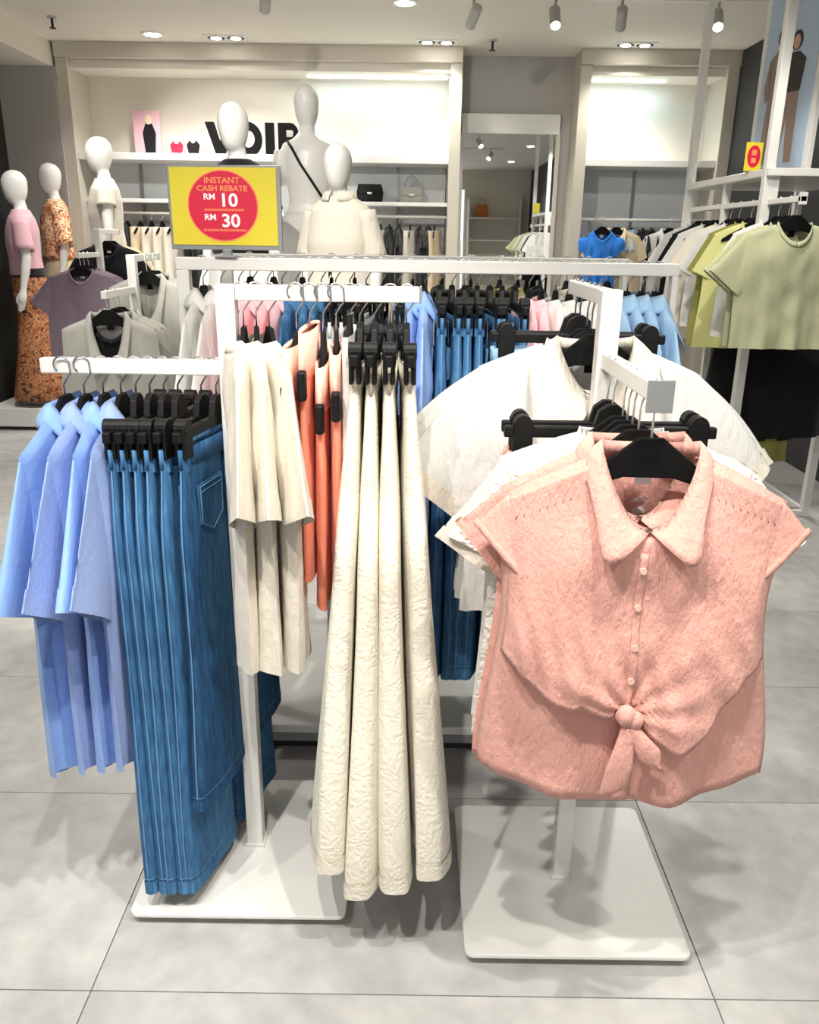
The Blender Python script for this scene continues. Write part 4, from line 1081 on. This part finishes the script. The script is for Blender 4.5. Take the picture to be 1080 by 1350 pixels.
MB().box(RX + .02, 2.30, 4.60, RF, .02, .045).build('bottom_deck', M['wall_grey'], u)
f2 = thing('tall_shelf_frame', 'second tall white frame on the right wall, cut by the picture edge', 'shelf frame', (0, 0, 0))
MB().box(2.42, 2.46, 4.55, 4.59, 0, CEIL).build('post', M['white_metal'], f2, bevel=.003)
MB().box(2.42, 2.46, 3.2, 4.55, 0, .035).build('bottom_rail', M['white_metal'], f2, bevel=.003)
MB().box(2.42, 2.46, 3.2, 3.24, 0, CEIL).build('post', M['white_metal'], f2, bevel=.003)
rg_ = 'tops on the right tall frame'
seqr = [(3.83, 'sage', 'front sage green cropped tee facing out on the right tall frame'), (3.91, 'sage', 'second sage green cropped tee, behind the front one'), (4.02, 'white', 'first white top behind the sage tees on the right frame'),
        (4.24, 'lemon', 'pale lemon top behind the sage green tees'), (4.34, 'olive', 'olive green top behind the pale lemon top'), (4.50, 'white', 'white top behind the olive green top'),
        (4.62, 'cream', 'cream top on the right tall frame'), (4.84, 'white', 'white top behind the cream top on the right frame'), (4.96, 'black', 'black top near the rear of the right frame'), (5.10, 'white', 'rearmost white top on the right tall frame')]
for k, (y, c, lb) in enumerate(seqr):
    kw = dict(L=.54, hs=.225, hc=.235, hh=.235, sl=.20, sa=55, T=.035, z0=-.115, s0=.085, s1=.095, nu=26, nv=22, cuff=True, tagcard=True) if c == 'sage' else dict(L=.60 if c != 'white' else .52, hs=.20, T=.024)
    place(('rt', c), basic(c, 400 + k, **kw), (RX + .02, y, 1.715), R(2 if c == 'sage' else -4 + 3 * (k % 3)), lb, 'top', rg_)
    hanger('flat', (RX + .02, y, 1.715), R(2), hl(lb), .080, 'white_wire', 'hangers on the right tall frame')
for k, (x, c, L) in enumerate([(1.74, 'black', .54), (1.86, 'black', .56), (1.94, 'olive', .68), (2.02, 'black', .54)]):
    lb = ['first black skirt from the left under the sage tees', 'second black skirt from the left under the sage tees', 'olive trousers hanging between the black skirts on the right', 'third black skirt from the left under the sage tees'][k]
    place(('rb', k), lambda: make_drape('black_skirt' if c == 'black' else 'olive_trousers', w0=.17 if c == 'black' else .10, w1=.22 if c == 'black' else .11, L=L, T0=.02, T1=.05 if c == 'black' else .03, mat=c, z0=-.10, seed=430 + k, fold=.01),
          (x, RN + .19, 1.17), R(12), lb, 'skirt' if c == 'black' else 'trousers', 'skirts under the sage tees')
    hanger('clip', (x, RN + .19, 1.17), R(12), hl(lb, True), .05, 'steel', 'hangers of the black skirts')
# poster above the shelf
ps = thing('poster_frame', 'tall pale blue fashion poster in a white frame above the right shelf', 'poster', (1.87, 4.60, 1.85), R(-72))
ps.rotation_euler = (R(0), 0, R(-72))
W_, H_ = .44, .92
MB().box(-W_/2, W_/2, 0, .03, 0, H_).build('backing', M['white_panel'], ps, bevel=.003)
M['poster'] = plain('poster_blue', srgb(180, 200, 222), .4, vary=.06, vscale=2.5)
M['skin'] = plain('printed_skin', srgb(206, 164, 140), .5, vary=.05)
M['hair'] = plain('printed_hair', srgb(52, 40, 38), .5, vary=.1)
M['taupe_print'] = plain('printed_taupe', srgb(150, 128, 116), .5, vary=.1)
MB().box(-W_/2 + .035, W_/2 - .035, -.004, 0, .035, H_ - .035).build('print', M['poster'], ps)
for (cx, sc_, m1, m2) in ((-.06, .82, 'taupe_print', 'taupe_print'), (.04, .78, 'hair', 'taupe_print')):
    y0, y1 = -.0065, -.0042
    def pl(pts, m, nm): MB().prism_y([(cx + x * sc_, .06 + z * sc_) for x, z in pts], y0, y1).build(nm, M[m], ps)
    pl([(-.10, 0), (-.04, 0), (-.01, .28), (.02, 0), (.08, 0), (.07, .42), (-.07, .42)], m2, 'printed_trousers')
    pl([(-.075, .42), (.075, .42), (.095, .60), (.03, .65), (-.03, .65), (-.095, .60)], m1, 'printed_jacket')
    pl([(-.095, .60), (-.12, .45), (-.10, .36), (-.075, .38), (-.07, .55)], m1, 'printed_arm')
    MB().prism_y([(cx + x * sc_, .06 + z * sc_) for x, z in disc(0, .715, .045, .058, 16)], y0 - .001, y0).build('printed_hair', M['hair'], ps)
    MB().prism_y([(cx + x * sc_, .06 + z * sc_) for x, z in disc(0, .705, .030, .042, 16)], y0 - .002, y0 - .001).build('printed_face', M['skin'], ps)
text('VOIR', .08, M['letter'], ps, (.06, -.0045, .80), ext=.0006, off=.003)
pt = thing('price_sign', 'small yellow and red sign standing on the right shelf edge', 'sign', (1.66, 4.36, 1.85), R(6))
MB().box(-.042, .042, 0, .006, .004, .134).build('card', M['yellow'], pt, bevel=.001)
MB().prism_y(disc(0, .070, .033, .050, 24), -.002, 0).build('red_oval', M['red_print'], pt)
MB().box(-.012, .012, -.003, -.002, .075, .100).build('print_block', M['orange_print'], pt); MB().box(-.012, .012, -.003, -.002, .040, .064).build('print_block', M['orange_print'], pt)
MB().box(-.03, .03, -.015, .02, 0, .004).build('foot', M['holder'], pt)

# ================================================================== CLOTHES ON THE WALL RAILS
def wall_row(items, where, y=7.94, z=1.714):
    c2 = {}
    for (x, c, nm, kind) in items:
        c2[(nm)] = c2.get(nm, 0) + 1
        tot = sum(1 for i in items if i[2] == nm)
        lb = (ORD[c2[nm] - 1] + ' ' if tot > 1 else '') + nm + ' from left on wall rail ' + where
        if kind == 't': place(('w', c, 't'), basic(c, 500, nu=14, nv=12, L=.62, hs=.18, hc=.19, hh=.20, sl=.13, sa=70), (x, y, z), R(90 if 0 else random.choice((82, 96, 88))), lb, 'top', 'clothes on the wall rail ' + where)
        elif kind == 'f': place(('w', c, 'f'), basic(c, 501, nu=18, nv=14, L=.62, collar='shirt'), (x, y - .16, z), R(-3), lb, 'top', 'clothes on the wall rail ' + where)
        else: place(('w', c, 'd'), lambda: make_drape('trousers', w0=.15, w1=.18, L=.92, T0=.03, T1=.05, mat=c, z0=-.13, seed=502, n=18, rows=10, fold=.012), (x, y, z), R(70), lb, 'trousers', 'clothes on the wall rail ' + where)
        hanger('flat', (x, y - (.16 if kind == 'f' else 0), z), R(-3 if kind == 'f' else 86), hl(lb), .080, 'white_wire', 'hangers on the wall rails')
wall_row([(-2.72, 'black', 'black top', 't'), (-2.62, 'black', 'black top', 't'), (-2.50, 'beige', 'beige trousers', 'd'), (-2.40, 'cream', 'cream trousers', 'd'), (-2.30, 'cream', 'cream trousers', 'd'), (-2.20, 'cream', 'cream trousers', 'd'), (-2.08, 'black', 'black top', 't'), (-1.98, 'black', 'black top', 't'),
          (-1.7, 'white', 'white top', 't'), (-1.5, 'beige', 'beige trousers', 'd'), (-.30, 'cream', 'cream trousers', 'd'), (-.22, 'black', 'black top', 't'), (-.13, 'black', 'black top', 't'), (-.03, 'cream', 'cream trousers', 'd'), (.06, 'black', 'black top', 't'), (.14, 'black', 'black top', 't'), (.19, 'beige', 'beige trousers', 'd')], 'left of the mirror')
wall_row([(1.82, 'beige', 'beige top', 'f'), (1.90, 'babyblue', 'pale blue top', 't'), (2.0, 'babyblue', 'pale blue top', 't'), (2.10, 'black', 'black top', 't'), (2.18, 'black', 'black top', 't'), (2.30, 'white', 'white top', 'f'), (2.40, 'brightblue', 'bright blue skirt', 'd'), (2.55, 'black', 'black top', 't')], 'right of the mirror')
# bright blue ruffled blouse displayed in front
bb = make_shirt('ruffled_blouse', mat='brightblue', L=.52, hs=.14, hc=.14, hh=.13, T=.05, sl=.12, sa=50, s0=.07, s1=.06, puff=.6, collar='rib', placket=False, buttons=0, seed=520, z0=-.115, nu=20, nv=18, fold=.02)
bb.location = (1.66, 7.62, 1.714); bb.rotation_euler = (0, 0, R(-4)); tag(bb, 'bright blue ruffled blouse hung in front of the right wall display', 'blouse')
hb_ = thing('faceout_arm', 'white arm carrying the bright blue blouse', 'wall arm', (1.66, 0, 0)); MB().box(-.01, .01, 7.58, 8.26, 1.69, 1.714).build('arm', M['white_metal'], hb_)
hanger('flat', (1.66, 7.62, 1.714), R(-4), 'black hanger of the bright blue ruffled blouse', .080, 'white_wire', 'hangers on the wall rails')

# ================================================================== SHOP FRONT SIDE, SEEN IN THE MIRROR
sh = thing('shelf_unit', 'cream shelf unit by the shop front, seen in the mirror', 'shelf unit', (0, 0, 0))
for x in (1.3, 2.5): MB().box(x - .02, x + .02, YF + .02, YF + .40, 0, 2.4).build('side_panel', M['wall_cream'], sh)
for z in (.3, .9, 1.5, 2.0): MB().box(1.32, 2.48, YF + .02, YF + .40, z - .03, z).build('shelf', M['white_panel'], sh)
M['tan'] = plain('tan_leather', srgb(188, 112, 48), .5, vary=.1)
tb = thing('tote_bag', 'tan leather tote on the shop front shelf', 'handbag', (1.6, YF + .22, 2.0)); MB().prism_y([(-.16, 0), (.16, 0), (.14, .28), (-.14, .28)], -.06, .06).build('body', M['tan'], tb, bevel=.01); MB().tube([(-.08, 0, .27), (-.07, 0, .40), (.07, 0, .40), (.08, 0, .27)], .008, 6).build('handle', M['tan'], tb)
